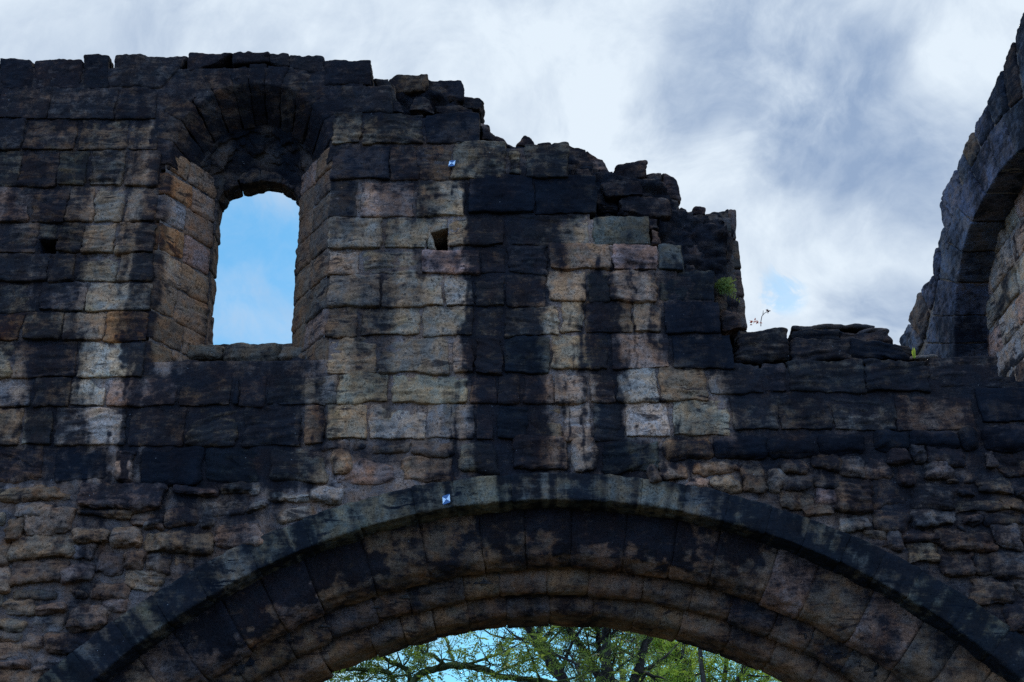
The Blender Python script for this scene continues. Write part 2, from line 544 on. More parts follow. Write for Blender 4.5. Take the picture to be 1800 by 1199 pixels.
# ---------------------------------------------------------------- rubble under the ashlar
B = MB()
RL = [(0, 260, 340, 340), (385, 255, 790, 365), (80, 345, 215, 405), (120, 372, 345, 492), (355, 350, 640, 405), (645, 385, 780, 468), (790, 360, 940, 440),
      (820, 262, 1030, 308), (1055, 255, 1240, 302), (960, 320, 1180, 405), (1285, 285, 1500, 345), (1510, 270, 1640, 318), (1350, 350, 1500, 415), (1185, 330, 1280, 380),
      (35, 430, 115, 525), (45, 502, 345, 605), (360, 465, 515, 540), (540, 462, 678, 545), (700, 475, 1015, 582), (1030, 440, 1255, 530), (465, 572, 600, 672),
      (603, 570, 690, 655), (355, 550, 460, 602), (695, 590, 825, 662), (835, 577, 940, 655), (50, 610, 320, 722), (325, 630, 455, 720), (440, 700, 612, 797), (622, 672, 785, 765),
      (75, 758, 270, 805), (340, 735, 415, 800), (15, 808, 185, 872), (190, 815, 335, 872), (340, 815, 505, 945), (510, 800, 640, 870), (0, 885, 125, 932), (150, 880, 322, 957),
      (112, 970, 212, 1036), (0, 940, 110, 990), (210, 965, 440, 1062), (0, 1000, 135, 1090), (0, 1098, 145, 1145), (160, 1070, 350, 1150), (0, 1155, 200, 1200), (0, 540, 42, 650), (0, 660, 45, 760),
      (520, 880, 640, 940), (420, 955, 470, 1000), (640, 770, 760, 830), (960, 412, 1030, 470), (700, 395, 780, 460), (1500, 350, 1640, 395)]
RR = [(50, 148, 180, 238), (205, 142, 437, 203), (205, 207, 292, 272), (300, 212, 452, 278), (440, 147, 562, 290), (567, 172, 637, 282), (625, 122, 757, 195), (768, 92, 905, 178),
      (638, 202, 788, 268), (790, 182, 920, 267), (638, 282, 790, 352), (790, 267, 893, 345), (740, 352, 893, 412), (925, 92, 1025, 205), (1027, 122, 1172, 232), (1145, 62, 1255, 162),
      (1260, 58, 1320, 137), (1200, 165, 1262, 247), (1332, 87, 1512, 152), (1325, 160, 1422, 217), (1505, 167, 1582, 242), (1608, 102, 1648, 192), (1652, 92, 1850, 212), (1572, 222, 1742, 287),
      (1756, 258, 1860, 312), (905, 228, 1062, 372), (1065, 247, 1242, 372), (1258, 242, 1462, 367), (1465, 262, 1548, 312), (1468, 318, 1702, 370), (1248, 382, 1472, 452), (1510, 392, 1590, 452),
      (1593, 377, 1795, 432), (900, 392, 1072, 472), (1088, 382, 1242, 482), (1218, 467, 1402, 532), (1010, 470, 1130, 525), (1400, 472, 1642, 570), (1650, 442, 1785, 547), (1230, 535, 1392, 632),
      (1395, 578, 1552, 682), (1640, 557, 1840, 692), (1556, 575, 1636, 680), (1560, 700, 1752, 832), (1755, 705, 1860, 800), (1560, 850, 1690, 912), (1700, 830, 1860, 960), (1425, 222, 1500, 262),
      (1480, 455, 1508, 470), (1140, 490, 1215, 560), (1130, 490, 1210, 545), (455, 210, 470, 230), (0, 148, 45, 232), (1800, 440, 1900, 550), (1700, 295, 1800, 370)]
hulls = []
for lst, ox, oy in ((RL, 0, 760), (RR, 1140, 760)):
    for (a0, b0, a1, b1) in lst:
        x0, y0, x1, y1 = ox + a0 / 2.7273, oy + b0 / 2.7273, ox + a1 / 2.7273, oy + b1 / 2.7273
        if x0 < 2:
            x0 -= rng.uniform(20, 60)
        c = px_block(x0, y0, x1, y1, 0, .34, -.007, .028)
        ctr = c[0].mean((0, 1))
        if math.hypot(ctr[0] - .27, ctr[2] + .78) < 5.88:
            continue
        hulls.append((c[..., 0].min(), c[..., 0].max(), c[..., 2].min(), c[..., 2].max()))
        c[0, :, :, 1] += rng.uniform(-.06, .005)
        c[0, 0, :, 1] += rng.uniform(-.075, .01)
        c[0, 1, :, 1] += rng.uniform(-.01, .03)
        c[0, :, 0, 1] += rng.uniform(-.02, .02)
        stone(B, c, r=rng.uniform(.025, .055), bulge=rng.uniform(.005, .03), n1=.020, n2=.012, bed=random.choice((.004, .010, .016)), wob=.02,
              tint=tint_of(None, 'tbbphbhmt'), stain_shade=soot, facet=random.choice((0, 0, 1.25, 1.15)))


def free(x0, x1, z0, z1):
    m = .055
    for h in hulls:
        if x0 < h[1] - m and x1 > h[0] + m and z0 < h[3] - m and z1 > h[2] + m:
            return False
    return True


# small filling stones wherever no measured stone stands, and rough rows outside the picture
ztop_l, ztop_r = W(300, 855)[2], W(1500, 815)[2]
for z in np.arange(.1, 5.2, .17):
    x = -7.2
    while x < 7.2:
        w = rng.uniform(.16, .46)
        hh = rng.uniform(.13, .17)
        xc = x + w / 2
        ang_ok = math.hypot(abs(xc - .27) - w / 2, z + .78) > 5.9 and abs(xc - .27) > w / 2
        zt = ztop_l if xc < .2 else ztop_r
        if ang_ok and z + hh < zt - .02:
            vis = abs(xc) < 4.9 and z > 3.2
            if vis and not free(x, x + w, z, z + hh):
                w2 = w * .45
                if free(x, x + w2, z, z + hh):
                    w = w2
                else:
                    x += .06
                    continue
            if vis or abs(xc) > 4.9 or z <= 3.2:
                c = box8(x + .008, x + w - .008, z, z + hh, rng.uniform(-.04, .02), .3, .018)
                stone(B, c, r=.05, res=.013 if vis else .035, bulge=.025, n1=.018, n2=.006, bed=.006, wob=.028, tint=tint_of(None, 'tybphnh'), stain_shade=soot)
                if vis:
                    hulls.append((x, x + w, z, z + hh))
        x += w
B.build('rubble_masonry', M_STONE, wall)


# ---------------------------------------------------------------- mortar bed and wall body
def inside(poly, X, Z):
    poly = np.asarray(poly)
    res = np.zeros(X.shape, bool)
    x0, z0 = poly[-1]
    for x1, z1 in poly:
        cnd = ((z1 > Z) != (z0 > Z)) & (X < (x0 - x1) * (Z - z1) / (z0 - z1 + 1e-12) + x1)
        res ^= cnd
        x0, z0 = x1, z1
    return res


def slab(name, poly, holes, d0, d1, mat, parent, res=.03, tint=(.225, .165, .13), amp=.012, axis='Y', stain_shade=soot, fine=None, extra=None):
    poly = np.asarray(poly, float)
    lo, hi = poly.min(0), poly.max(0)
    n0, n1 = int((hi[0] - lo[0]) / res) + 1, int((hi[1] - lo[1]) / res) + 1
    u = lo[0] + res * np.arange(n0 + 1)
    v = lo[1] + res * np.arange(n1 + 1)
    U, V = np.meshgrid(u, v, indexing='ij')
    uc, vc = U[:-1, :-1] + res / 2, V[:-1, :-1] + res / 2
    m = inside(poly, uc, vc)
    for h in holes:
        m &= ~h(uc, vc)
    idf = np.arange((n0 + 1) * (n1 + 1)).reshape(n0 + 1, n1 + 1)
    idb = idf + idf.size
    if axis == 'Y':
        PF = np.stack([U, np.full(U.shape, d0), V], -1).reshape(-1, 3)
    else:
        PF = np.stack([np.full(U.shape, d0), U, V], -1).reshape(-1, 3)
    PB = PF.copy()
    ax = 1 if axis == 'Y' else 0
    PB[:, ax] = d1
    dis = amp * fbm(PF * 6, 3, 41) + amp * .5 * fbm(PF * 25, 2, 43)
    if extra is not None:
        dis = dis + extra(PF)
    PF[:, ax] += dis
    F = []
    i, j = np.nonzero(m)
    F.append(np.stack([idf[i, j], idf[i + 1, j], idf[i + 1, j + 1], idf[i, j + 1]], 1))
    F.append(np.stack([idb[i, j], idb[i, j + 1], idb[i + 1, j + 1], idb[i + 1, j]], 1))
    mp = np.pad(m, 1)
    for di, dj, e in ((-1, 0, ((0, 0), (0, 1))), (1, 0, ((1, 1), (1, 0))), (0, -1, ((1, 0), (0, 0))), (0, 1, ((0, 1), (1, 1)))):
        bd = m & ~mp[1 + di:1 + di + m.shape[0], 1 + dj:1 + dj + m.shape[1]]
        i, j = np.nonzero(bd)
        (a0, b0), (a1, b1) = e
        F.append(np.stack([idf[i + a0, j + b0], idf[i + a1, j + b1], idb[i + a1, j + b1], idb[i + a0, j + b0]], 1))
    F = np.concatenate(F)
    P = np.concatenate([PF, PB])
    used, inv = np.unique(F, return_inverse=True)
    P = P[used]
    F = inv.reshape(-1, 4)
    mb = MB()
    mb.add(P, F, tint, stain_shade(P) if callable(stain_shade) else stain_shade)
    return mb.build(name, mat, parent)


def wpoly(pts, Y=0.0):
    return [(p[0], p[2]) for p in (W(x, y, Y) for x, y in pts)]


def win_hole(R, xl, xr, zs, zb, cz):
    cx = (xl + xr) / 2
    return lambda X, Z: ((X > xl) & (X < xr) & (Z > zb) & (Z < zs)) | ((np.hypot(X - cx, Z - cz) < R) & (Z >= zs - .01))


def arch_hole(R):
    return lambda X, Z: np.hypot(X - ACX, Z - ACZ) < R


front_top = wpoly([(-20, 120), (330, 120), (640, 118), (640, 160), (680, 160), (680, 208), (832, 208), (832, 262), (985, 262), (985, 318), (1035, 318), (1035, 385), (1130, 390),
                   (1135, 438), (1185, 442), (1190, 485), (1245, 488), (1262, 560), (1275, 640), (1340, 648), (1740, 640), (1762, 690)])
front_poly = [(-7.2, 0), (-7.2, 9.2), (-5.2, 9.34)] + front_top + [(7.2, 5.75), (7.2, 0)]
put = [W(768, 422), W(84, 433)]


def putlog(X, Z):
    r = np.zeros(X.shape, bool)
    for q, wx, wz in ((put[0], .105, .14), (put[1], .09, .085)):
        r |= (np.abs(X - q[0]) < wx) & (np.abs(Z - q[2]) < wz)
    return r


slab('mortar_bed', front_poly, [win_hole(.83, WX - .84, WX + .84, WZ, 6.18, WZ), arch_hole(5.44), putlog], .003, .60, M_MORTAR, wall, res=.02, amp=.008, tint=(.27, .20, .168))
body_top = wpoly([(0, 130), (600, 130), (660, 140), (800, 165), (835, 220), (890, 262), (990, 268), (1060, 305), (1160, 320), (1190, 372), (1285, 385), (1296, 560), (1300, 600), (1560, 610), (1590, 640), (1740, 660)], .62)
body_poly = [(-7.2, 0), (-7.2, 9.3)] + body_top + [(7.2, 5.6), (7.2, 0)]
slab('wall_body', body_poly, [win_hole(.62, -3.08, -1.92, 8.16, 6.60, 8.16), arch_hole(4.86)], .60, 1.30, M_CORE, wall, res=.04, tint=(.12, .10, .09), amp=.03)
# rubble core laid bare where the facing has gone
core_poly = wpoly([(640, 190), (690, 140), (800, 165), (835, 215), (890, 256), (990, 262), (1060, 300), (1160, 320), (1195, 372), (1275, 385), (1285, 560), (1270, 640), (1100, 640), (900, 450), (640, 260)], .30)


def lumps(P):
    q = P * np.array([1.0, 1.0, 1.35])
    return -.10 * np.abs(fbm(q * 4.2, 2, 61)) - .05 * np.abs(fbm(q * 10, 2, 62)) + .06


slab('rubble_core', core_poly, [], .30, .61, M_CORE, wall, res=.02, tint=(.14, .115, .11), amp=.02, extra=lumps, stain_shade=.8)

# ---------------------------------------------------------------- capping stones along the top
DK = dict(stain_shade=lambda P: np.clip(soot(P) + .12, 0, .92))
CAPS = [
    [(0, 157), (57, 157), (57, 103), (0, 100)], [(59, 158), (143, 157), (143, 101), (59, 105)], [(147, 156), (191, 155), (193, 97), (149, 95)],
    [(194, 153), (281, 152), (332, 97), (200, 94)], [(326, 128), (374, 112), (411, 93), (328, 92)], [(408, 112), (474, 111), (474, 91), (408, 92)],
    [(472, 112), (510, 114), (510, 92), (472, 92)], [(506, 116), (572, 132), (571, 95), (506, 94)], [(571, 149), (653, 149), (651, 103), (569, 103)],
    [(601, 199), (688, 199), (686, 151), (599, 151)], [(-70, 158), (-2, 158), (-2, 104), (-70, 102)],
]
for q in CAPS:
    m = MB()
    c = px_quad(q, -.01 if q[0][1] - q[3][1] > 40 else .0, .55)
    c[1, 1, :, 2] += rng.uniform(.0, .04)
    stone(m, c, r=.022, res=.012, bulge=.008, n1=.014, n2=.008, bed=.003, wob=.016, tint=tint_of(random.choice('mbhp')), closed=True, **DK)
    m.build('capping_stone', M_STONE, wall)

RUB = [  # bl br tr tl, Y, depth  : loose-looking stones of the broken top
    ([(690, 165), (748, 160), (750, 128), (672, 127)], .22, .5), ([(672, 190), (694, 188), (690, 140), (655, 138)], .10, .4), ([(748, 178), (815, 178), (812, 143), (742, 139)], .30, .45),
    ([(812, 190), (842, 192), (852, 170), (818, 168)], .38, .4), ([(686, 200), (708, 200), (700, 176), (688, 178)], .05, .3), ([(716, 197), (768, 202), (752, 168), (732, 166)], .08, .35),
    ([(768, 204), (838, 204), (830, 184), (762, 186)], .20, .45), ([(846, 248), (864, 246), (860, 212), (842, 208)], .16, .35), ([(690, 178), (722, 176), (720, 160), (690, 160)], .3, .3),
    ([(864, 254), (898, 258), (884, 245), (864, 241)], .25, .4), ([(902, 256), (944, 258), (934, 243), (922, 237)], .32, .3), ([(938, 262), (972, 262), (968, 248), (944, 248)], .34, .3),
    ([(985, 296), (1058, 302), (1030, 262), (978, 240)], .30, .55), ([(1030, 302), (1076, 308), (1062, 275), (1020, 258)], .36, .4), ([(1005, 318), (1044, 316), (1036, 292), (1004, 292)], .12, .35),
    ([(1078, 318), (1136, 312), (1138, 284), (1082, 290)], .40, .45), ([(1136, 326), (1166, 330), (1158, 302), (1140, 304)], .42, .35), ([(1158, 348), (1198, 352), (1192, 318), (1162, 296)], .40, .5),
    ([(1060, 340), (1134, 345), (1128, 316), (1056, 314)], .16, .5), ([(1092, 374), (1180, 378), (1176, 345), (1088, 344)], .18, .5), ([(1054, 370), (1090, 374), (1086, 340), (1052, 332)], .22, .4),
    ([(1160, 394), (1200, 398), (1190, 350), (1170, 352)], .38, .4), ([(1140, 402), (1162, 405), (1158, 378), (1138, 374)], .12, .35), ([(1142, 432), (1168, 432), (1162, 400), (1142, 398)], .06, .35),
    ([(1194, 392), (1216, 396), (1210, 362), (1194, 357)], .50, .4), ([(1216, 380), (1240, 380), (1236, 366), (1224, 363)], .62, .3), ([(1226, 420), (1292, 420), (1284, 363), (1232, 377)], .62, .45),
    ([(1250, 462), (1290, 464), (1280, 392), (1254, 390)], .50, .45), ([(1186, 440), (1246, 446), (1240, 396), (1180, 400)], .40, .4), ([(1200, 476), (1256, 478), (1250, 438), (1196, 436)], .34, .4),
    ([(1200, 482), (1228, 482), (1222, 466), (1202, 464)], .10, .3), ([(1264, 580), (1308, 580), (1294, 544), (1268, 540)], .12, .5), ([(1258, 540), (1282, 560), (1276, 492), (1254, 480)], .18, .45),
    ([(1280, 562), (1300, 570), (1296, 520), (1276, 516)], .42, .4), ([(1020, 384), (1046, 384), (1042, 374), (1022, 374)], .2, .3),
]
for q, Y, dp in RUB:
    m = MB()
    c = px_quad(q, Y, dp, back=.12)
    c += rng.uniform(-.02, .02, c.shape)
    stone(m, c, r=.02, res=.012, bulge=.0, n1=.022, n2=.010, bed=.006, wob=.02, tint=tint_of(random.choice('mbhpm')), closed=True, facet=1.12, stain_shade=lambda P: .80 + .2 * fbm(P * 4, 2, 9))
    m.build('rubble_stone', M_STONE, wall)

# surviving back face of the wall: an upright with a clean edge
for q in ([(1262, 420), (1297, 420), (1293, 367), (1282, 366)], [(1262, 470), (1303, 470), (1298, 422), (1262, 422)], [(1262, 520), (1308, 520), (1303, 472), (1262, 472)],
          [(1262, 578), (1314, 576), (1308, 522), (1262, 522)], [(1262, 650), (1320, 650), (1314, 580), (1262, 580)]):
    m = MB()
    stone(m, px_quad(q, .72, .5), r=.02, n1=.008, n2=.005, wob=.01, tint=tint_of('m'), stain_shade=.55, closed=True)
    m.build('quoin_stone', M_STONE, wall)

# sloping broken sill of the lost second window, and its thin top slabs
SILL = [([(1290, 637), (1394, 634), (1388, 574), (1300, 584)], .06, .6, .78), ([(1396, 634), (1500, 632), (1500, 594), (1392, 596)], .02, .6, .82), ([(1492, 632), (1600, 630), (1576, 602), (1490, 594)], .06, .6, .8),
        ([(1392, 598), (1480, 598), (1478, 578), (1388, 578)], .22, .6, .74), ([(1474, 600), (1572, 602), (1556, 580), (1470, 578)], .24, .6, .74), ([(1390, 582), (1540, 579), (1542, 571), (1392, 573)], .34, .5, .5),
        ([(1500, 586), (1558, 584), (1556, 578), (1518, 578)], .30, .4, .3), ([(1565, 630), (1612, 630), (1604, 606), (1574, 604)], .5, .5, .6), ([(1598, 632), (1652, 630), (1640, 622), (1604, 622)], .3, .5, .4)]
for q, Y, dp, st in SILL:
    m = MB()
    stone(m, px_quad(q, Y, dp), r=.03, n1=.02, n2=.006, bed=.022, wob=.025, tint=tint_of(random.choice('md')), stain_shade=st, closed=True)
    m.build('sill_slab', M_STONE, wall)

# ---------------------------------------------------------------- window: front arch, reveals, vault, inner frame, sill
wa = MB()
stone(wa, box8(WX - 1.0, WX - .96, 8.0, 8.05, .3, .35), res=.02, tint=(.1, .1, .1), stain_shade=.8)
window_arch = wa.build('window_arch', M_STONE, wall)
ANG = [-100, -81, -63, -47, -31, -17, -5, 6, 19, 33, 48, 64, 82, 100]
for i in range(len(ANG) - 1):
    a0, a1 = math.radians(ANG[i] + .2), math.radians(ANG[i + 1] - .2)
    ri, ro = .765, .985 + rng.uniform(-.02, .025)
    rb, czb = .575, 8.26
    y0, y1 = -.004 + rng.uniform(-.008, .008), rng.uniform(.36, .46)
    f = [arc(WX, WZ, ri, a0, y0), arc(WX, WZ, ri, a1, y0), arc(WX, WZ, ro, a1, y0), arc(WX, WZ, ro, a0, y0)]
    b = [arc(WX, czb, rb, a0, y1), arc(WX, czb, rb, a1, y1), arc(WX, WZ, ro, a1, y1), arc(WX, WZ, ro, a0, y1)]
    c = np.array([[[f[0], f[1]], [f[3], f[2]]], [[b[0], b[1]], [b[3], b[2]]]])
    m = MB()
    stone(m, c, r=.018, res=.012, bulge=.004, n1=.010, n2=.005, wob=.008, tint=tint_of(random.choice('mmb')), closed=True,
          stain_shade=lambda P: np.clip(.86 + .16 * fbm(P * 4, 2, 3) - .06 * (1 - sstep(-3.0, -2.8, P[:, 0])), 0, .95))
    m.build('voussoir', M_STONE, window_arch)

# reveals: splay from the wall face to the inner frame
R_ = MB()
zr = [6.12, 6.42, 6.70, 7.02, 7.32, 7.62, 7.90, 8.16, 8.42]
for side in (-1, 1):
    XF, XB = WX + side * .775, (-2.905 if side < 0 else -2.09)
    for k in range(len(zr) - 1):
        z0, z1 = zr[k], zr[k + 1]
        sp = rng.uniform(.42, .62)
        for s0, s1, which in ((0.0, sp, 0), (sp, 1.0, 1)):
            def pt(s, z, dep):
                s_ = s
                z_ = z - .0 * s_
                return np.array([XF + (XB - XF) * s_ + side * dep, .0 + .61 * s_, z_])
            g_ = .006
            zz0 = max(z0, 6.12 + s0 * .5) if k == 0 else z0
            c = np.array([[[pt(s0 + .01, zz0 + g_, 0), pt(s1 - .01, z0 + g_, 0)], [pt(s0 + .01, z1 - g_, 0), pt(s1 - .01, z1 - g_, 0)]],
                          [[pt(s0 + .01, zz0 + g_, .25), pt(s1 - .01, z0 + g_, .25)], [pt(s0 + .01, z1 - g_, .25), pt(s1 - .01, z1 - g_, .25)]]])
            if side < 0:
                tk = {(6, 0): 'o', (4, 0): 'o', (5, 0): 'h', (3, 0): 't', (4, 1): 'p', (3, 1): 'b', (2, 1): 'b', (1, 0): 'b', (6, 1): 'p', (5, 1): 'b'}.get((k, which), 'b')
                sf = (lambda P, k=k, which=which: np.clip((.55 if (k in (0, 1) and which == 0) else .36) + .5 * (1 - sstep(0, .10, P[:, 1] + .03 * fbm(P * 5, 2, 4))) - .12 + .5 * sstep(.5, .62, P[:, 1]) * .8, 0, 1))
            else:
                tk = random.choice('bbpm')
                sf = .46
            stone(R_, c, r=.025, res=.012, bulge=.012, n1=.012, n2=.005, bed=.006, wob=.012, tint=tint_of(tk), stain_shade=sf)
R_.build('window_reveal', M_STONE, wall)

# mortar behind the reveals
mr = MB()
for side in (-1, 1):
    XF, XB = WX + side * .80, (-2.93 if side < 0 else -2.065)
    n0, n1 = 26, 90
    s, z = np.meshgrid(np.linspace(0.02, 1, n0), np.linspace(6.05, 8.5, n1), indexing='ij')
    P = np.stack([XF + (XB - XF) * s, .61 * s, z], -1).reshape(-1, 3)
    P[:, 0] += .008 * fbm(P * 8, 3, 5)
    idx = np.arange(n0 * n1).reshape(n0, n1)
    mr.add(P, np.stack([idx[:-1, :-1], idx[1:, :-1], idx[1:, 1:], idx[:-1, 1:]], -1).reshape(-1, 4), (.20, .16, .14), .25)
mr.build('reveal_mortar', M_MORTAR, wall)

# rough broken vault between the front arch and the frame head
vt = MB()
n0, n1 = 40, 110
s, a = np.meshgrid(np.linspace(0, 1, n0), np.radians(np.linspace(-100, 100, n1)), indexing='ij')
RR_ = .60 + (.42 - .60) * s
CZ = 8.27 + (8.05 - 8.27) * s
CX = WX + (-2.4975 - WX) * s
P = np.stack([CX + RR_ * np.sin(a), .36 + .27 * s, CZ + RR_ * np.cos(a)], -1).reshape(-1, 3)
rad = np.stack([np.sin(a), 0 * a, np.cos(a)], -1).reshape(-1, 3)
env = np.minimum(s, 1 - s).ravel() * 3
lum = -.10 * np.abs(fbm(P * 6, 2, 8)) + .05 + .04 * np.abs(fbm(P * 14, 2, 18))
P = P + rad * (lum * np.clip(env, 0, 1))[:, None] + .012 * fbm(P * 20, 2, 6)[:, None] * rad
idx = np.arange(n0 * n1).reshape(n0, n1)
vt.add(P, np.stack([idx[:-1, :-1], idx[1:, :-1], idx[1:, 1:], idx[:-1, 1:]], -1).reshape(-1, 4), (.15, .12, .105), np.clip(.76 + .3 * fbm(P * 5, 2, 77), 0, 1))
vt.build('window_vault', M_CORE, wall)

fr = MB()
for side in (-1, 1):
    x_in = -2.905 if side < 0 else -2.09
    zs = [6.6, 7.0, 7.4, 7.78, 8.20]
    for k in range(4):
        x0, x1 = (x_in - .2, x_in + rng.uniform(-.004, .012)) if side < 0 else (x_in - rng.uniform(-.004, .012), x_in + .2)
        stone(fr, box8(x0, x1, zs[k] + .004, zs[k + 1] - .004, .615, .86), r=.02, res=.012, n1=.01, n2=.006, wob=.012, tint=tint_of('m'), stain_shade=.62)
n = 6
for i in range(n):
    a0, a1 = -math.pi / 2 + math.pi * i / n, -math.pi / 2 + math.pi * (i + 1) / n
    f = [arc(-2.4975, 8.17, .40 * (1 if 1 else 0), a0, .615), arc(-2.4975, 8.17, .40, a1, .615), arc(-2.4975, 8.17, .64, a1, .615), arc(-2.4975, 8.17, .64, a0, .615)]
    for q in f[:2]:
        q[2] = 8.17 + (q[2] - 8.17) * .52
    b = [q + np.array([0, .25, 0]) for q in f]
    c = np.array([[[f[0], f[1]], [f[3], f[2]]], [[b[0], b[1]], [b[3], b[2]]]])
    stone(fr, c, r=.015, res=.012, n1=.02, n2=.009, wob=.016, tint=tint_of('m'), stain_shade=.72, closed=True)
fr.build('window_frame', M_STONE, wall)

sl = MB()
for x0, x1 in ((276, 318), (320, 390), (393, 488), (491, 556)):
    stone(sl, px_block(x0, 603, x1, 632, .42, .45, .002, .012), r=.045, bulge=.02, n1=.018, n2=.007, bed=.01, wob=.02, tint=tint_of('n'), stain_shade=.58)
for x0, x1 in ((258, 350), (352, 430), (433, 508), (510, 566)):
    stone(sl, px_block(x0, 632, x1, 663, .16, .45, .002, .012), r=.05, bulge=.02, n1=.02, n2=.007, bed=.012, wob=.02, tint=tint_of('m'), stain_shade=.82)
sl.build('window_sill', M_STONE, wall)

# ---------------------------------------------------------------- great arch: hood, then stepped orders of voussoirs


def sweep(mb, a0, a1, prof, res, n1, n2, tint, stain_shade, groove=.010, dr=0.0, dy=0.0, soft=2):
    """one voussoir: a moulded profile (radius, depth) carried along the arch from angle a0 to a1"""
    _seed[0] += 1
    sd = _seed[0]
    na = max(6, int((a1 - a0) * 5.2 / res))
    an = np.linspace(a0, a1, na + 1)
    rows = []
    for x in an:
        p = np.array(prof(x), float)
        seg = np.r_[0, np.cumsum(np.hypot(*np.diff(p, axis=0).T))]
        if not rows:
            ns = max(8, int(seg[-1] / res))
        t = np.linspace(0, seg[-1], ns + 1)
        q = np.stack([np.interp(t, seg, p[:, 0]), np.interp(t, seg, p[:, 1])], 1)
        for _ in range(soft):
            q[1:-1] = (q[:-2] + q[1:-1] * 2 + q[2:]) / 4
        rows.append(q)
    q = np.stack(rows)
    R, Y = q[..., 0] + dr, q[..., 1] + dy
    A_ = an[:, None] + 0 * R
    P = np.stack([ACX + R * np.sin(A_), Y, ACZ + R * np.cos(A_)], -1)
    du = np.gradient(P, axis=0)
    dv = np.gradient(P, axis=1)
    N = np.cross(du, dv)
    N /= np.linalg.norm(N, axis=-1, keepdims=True) + 1e-12
    off = rng.uniform(-40, 40, 3)
    f = (P + off).reshape(-1, 3)
    h = (n1 * fbm(f * 4.5, 3, sd) + n2 * fbm(f * 22, 2, sd + 3)).reshape(R.shape)
    e = np.minimum(an - a0, a1 - an) * 5.2
    h = h - groove * np.exp(-(e / .012) ** 2)[:, None] * (1 + .6 * noise(f * 6, sd + 5).reshape(R.shape))
    # N points inwards for a profile running from the outer front edge to the inner back edge
    sgn = np.sign((N[na // 2, ns // 2] * np.array([-math.sin(an[na // 2]), -.6, -math.cos(an[na // 2])])).sum())
    P = P + N * (sgn * h)[..., None]
    idx = np.arange(P.shape[0] * P.shape[1]).reshape(P.shape[:2])
    F = np.stack([idx[:-1, :-1], idx[1:, :-1], idx[1:, 1:], idx[:-1, 1:]], -1).reshape(-1, 4)
    V = P.reshape(-1, 3)
    mb.add(V, F if sgn > 0 else F[:, ::-1], tint, stain_shade(V))


def ring(name, edges, prof, n1, tints, stainf, mat=M_STONE, jr=.006, jy=.005, groove=.010, soft=2, res=.0125):
    root = None
    for i in range(len(edges) - 1):
        a0, a1 = edges[i], edges[i + 1]
        vis = abs((a0 + a1) / 2) < math.radians(60)
        m = MB()
        sweep(m, a0, a1, prof, res if vis else .04, n1, .005, tint_of(random.choice(tints)), stainf, groove, rng.uniform(-jr, jr), rng.uniform(-jy, jy), soft)
        ob = m.build('voussoir' if root is not None else name, mat, root if root is not None else wall)
        if root is None:
            root = ob
    return root


def angles(step, a=84, j=.25):
    out, x = [], -a
    while x < a:
        out.append(math.radians(x))
        x += step * rng.uniform(1 - j, 1 + j)
    out.append(math.radians(a))
    return out


def st_hood(P):
    ang = np.arctan2(P[:, 0] - ACX, P[:, 2] - ACZ)
    v = .60 + .24 * fbm(np.stack([ang * 100, 0 * ang, P[:, 2] * .8], 1), 3, 201) + .30 * fbm(P * 3.5, 4, 202)
    v = v + .34 * sstep(.18, .45, ang) + .16 * (1 - sstep(-.6, -.3, ang)) - .10 * np.exp(-((ang + .2) / .15) ** 2)
    rr = np.hypot(P[:, 0] - ACX, P[:, 2] - ACZ)
    v = v + .25 * sstep(5.50, 5.62, rr) * np.exp(-((ang - .05) / .3) ** 2)
    return np.clip(v, 0, 1)


def st_order(P):
    ang = np.arctan2(P[:, 0] - ACX, P[:, 2] - ACZ)
    v = .60 + .24 * fbm(P * np.array([3.6, 2.6, 1.6]), 4, 301)  # base level also paints shade onto the soffit, over the real blotches
    rr = np.hypot(P[:, 0] - ACX, P[:, 2] - ACZ)
    for c0, w0, rlo, s in ((-.055, .07, 5.12, .5), (.10, .09, 5.04, .85), (.20, .05, 5.02, .6), (-.33, .05, 5.05, .55), (-.42, .05, 5.05, .6), (-.53, .06, 5.0, .6), (.32, .05, 5.1, .4)):
        wv = .03 * fbm(P * 7, 4, 303)
        v = v + s * (1 - sstep(w0 * .7, w0 * 1.2, np.abs(ang - c0 + wv))) * sstep(rlo - .05, rlo + .08, rr + .12 * fbm(P * 8, 4, 305))
    return np.clip(v, 0, 1)


def hood_prof(an):
    p = hood_out(an, 0)
    Ro = math.hypot(p[0] - ACX, p[2] - ACZ)
    return [(Ro, .12), (Ro, -.06), (5.385, -.06), (5.375, .25), (5.42, .27)]


ring('hood_mould', angles(4.1), hood_prof, .011, 'k', st_hood, M_HOOD, jr=.004, jy=.004, groove=.007, soft=2)
ring('outer_order', angles(4.5), lambda an: [(5.46, .20), (5.25, .205), (5.10, .235), (5.00, .30), (4.945, .40), (4.93, .50), (4.96, .60), (4.99, .62)], .016, 'bbbbmp', st_order, jr=.008, jy=.012, groove=.016)
ring('middle_order', angles(4.7), lambda an: [(5.02, .57), (4.90, .575), (4.81, .60), (4.76, .66), (4.75, .74), (4.775, .80), (4.80, .82)], .013, 'bbbm', lambda P: np.clip(.58 + .22 * fbm(P * 3, 3, 11), 0, 1), jr=.006, jy=.008, groove=.014)  # middle and inner orders: shade of the underside put into the colour
ring('inner_order', angles(4.4), lambda an: [(4.92, .80), (4.70, .805), (4.63, .83), (4.60, .89), (4.595, 1.36), (4.64, 1.38), (4.9, 1.38)], .012, 'bbbbm', lambda P: np.clip(.56 + .24 * fbm(P * 3, 3, 12), 0, 1), jr=.014, jy=.01, groove=.014)

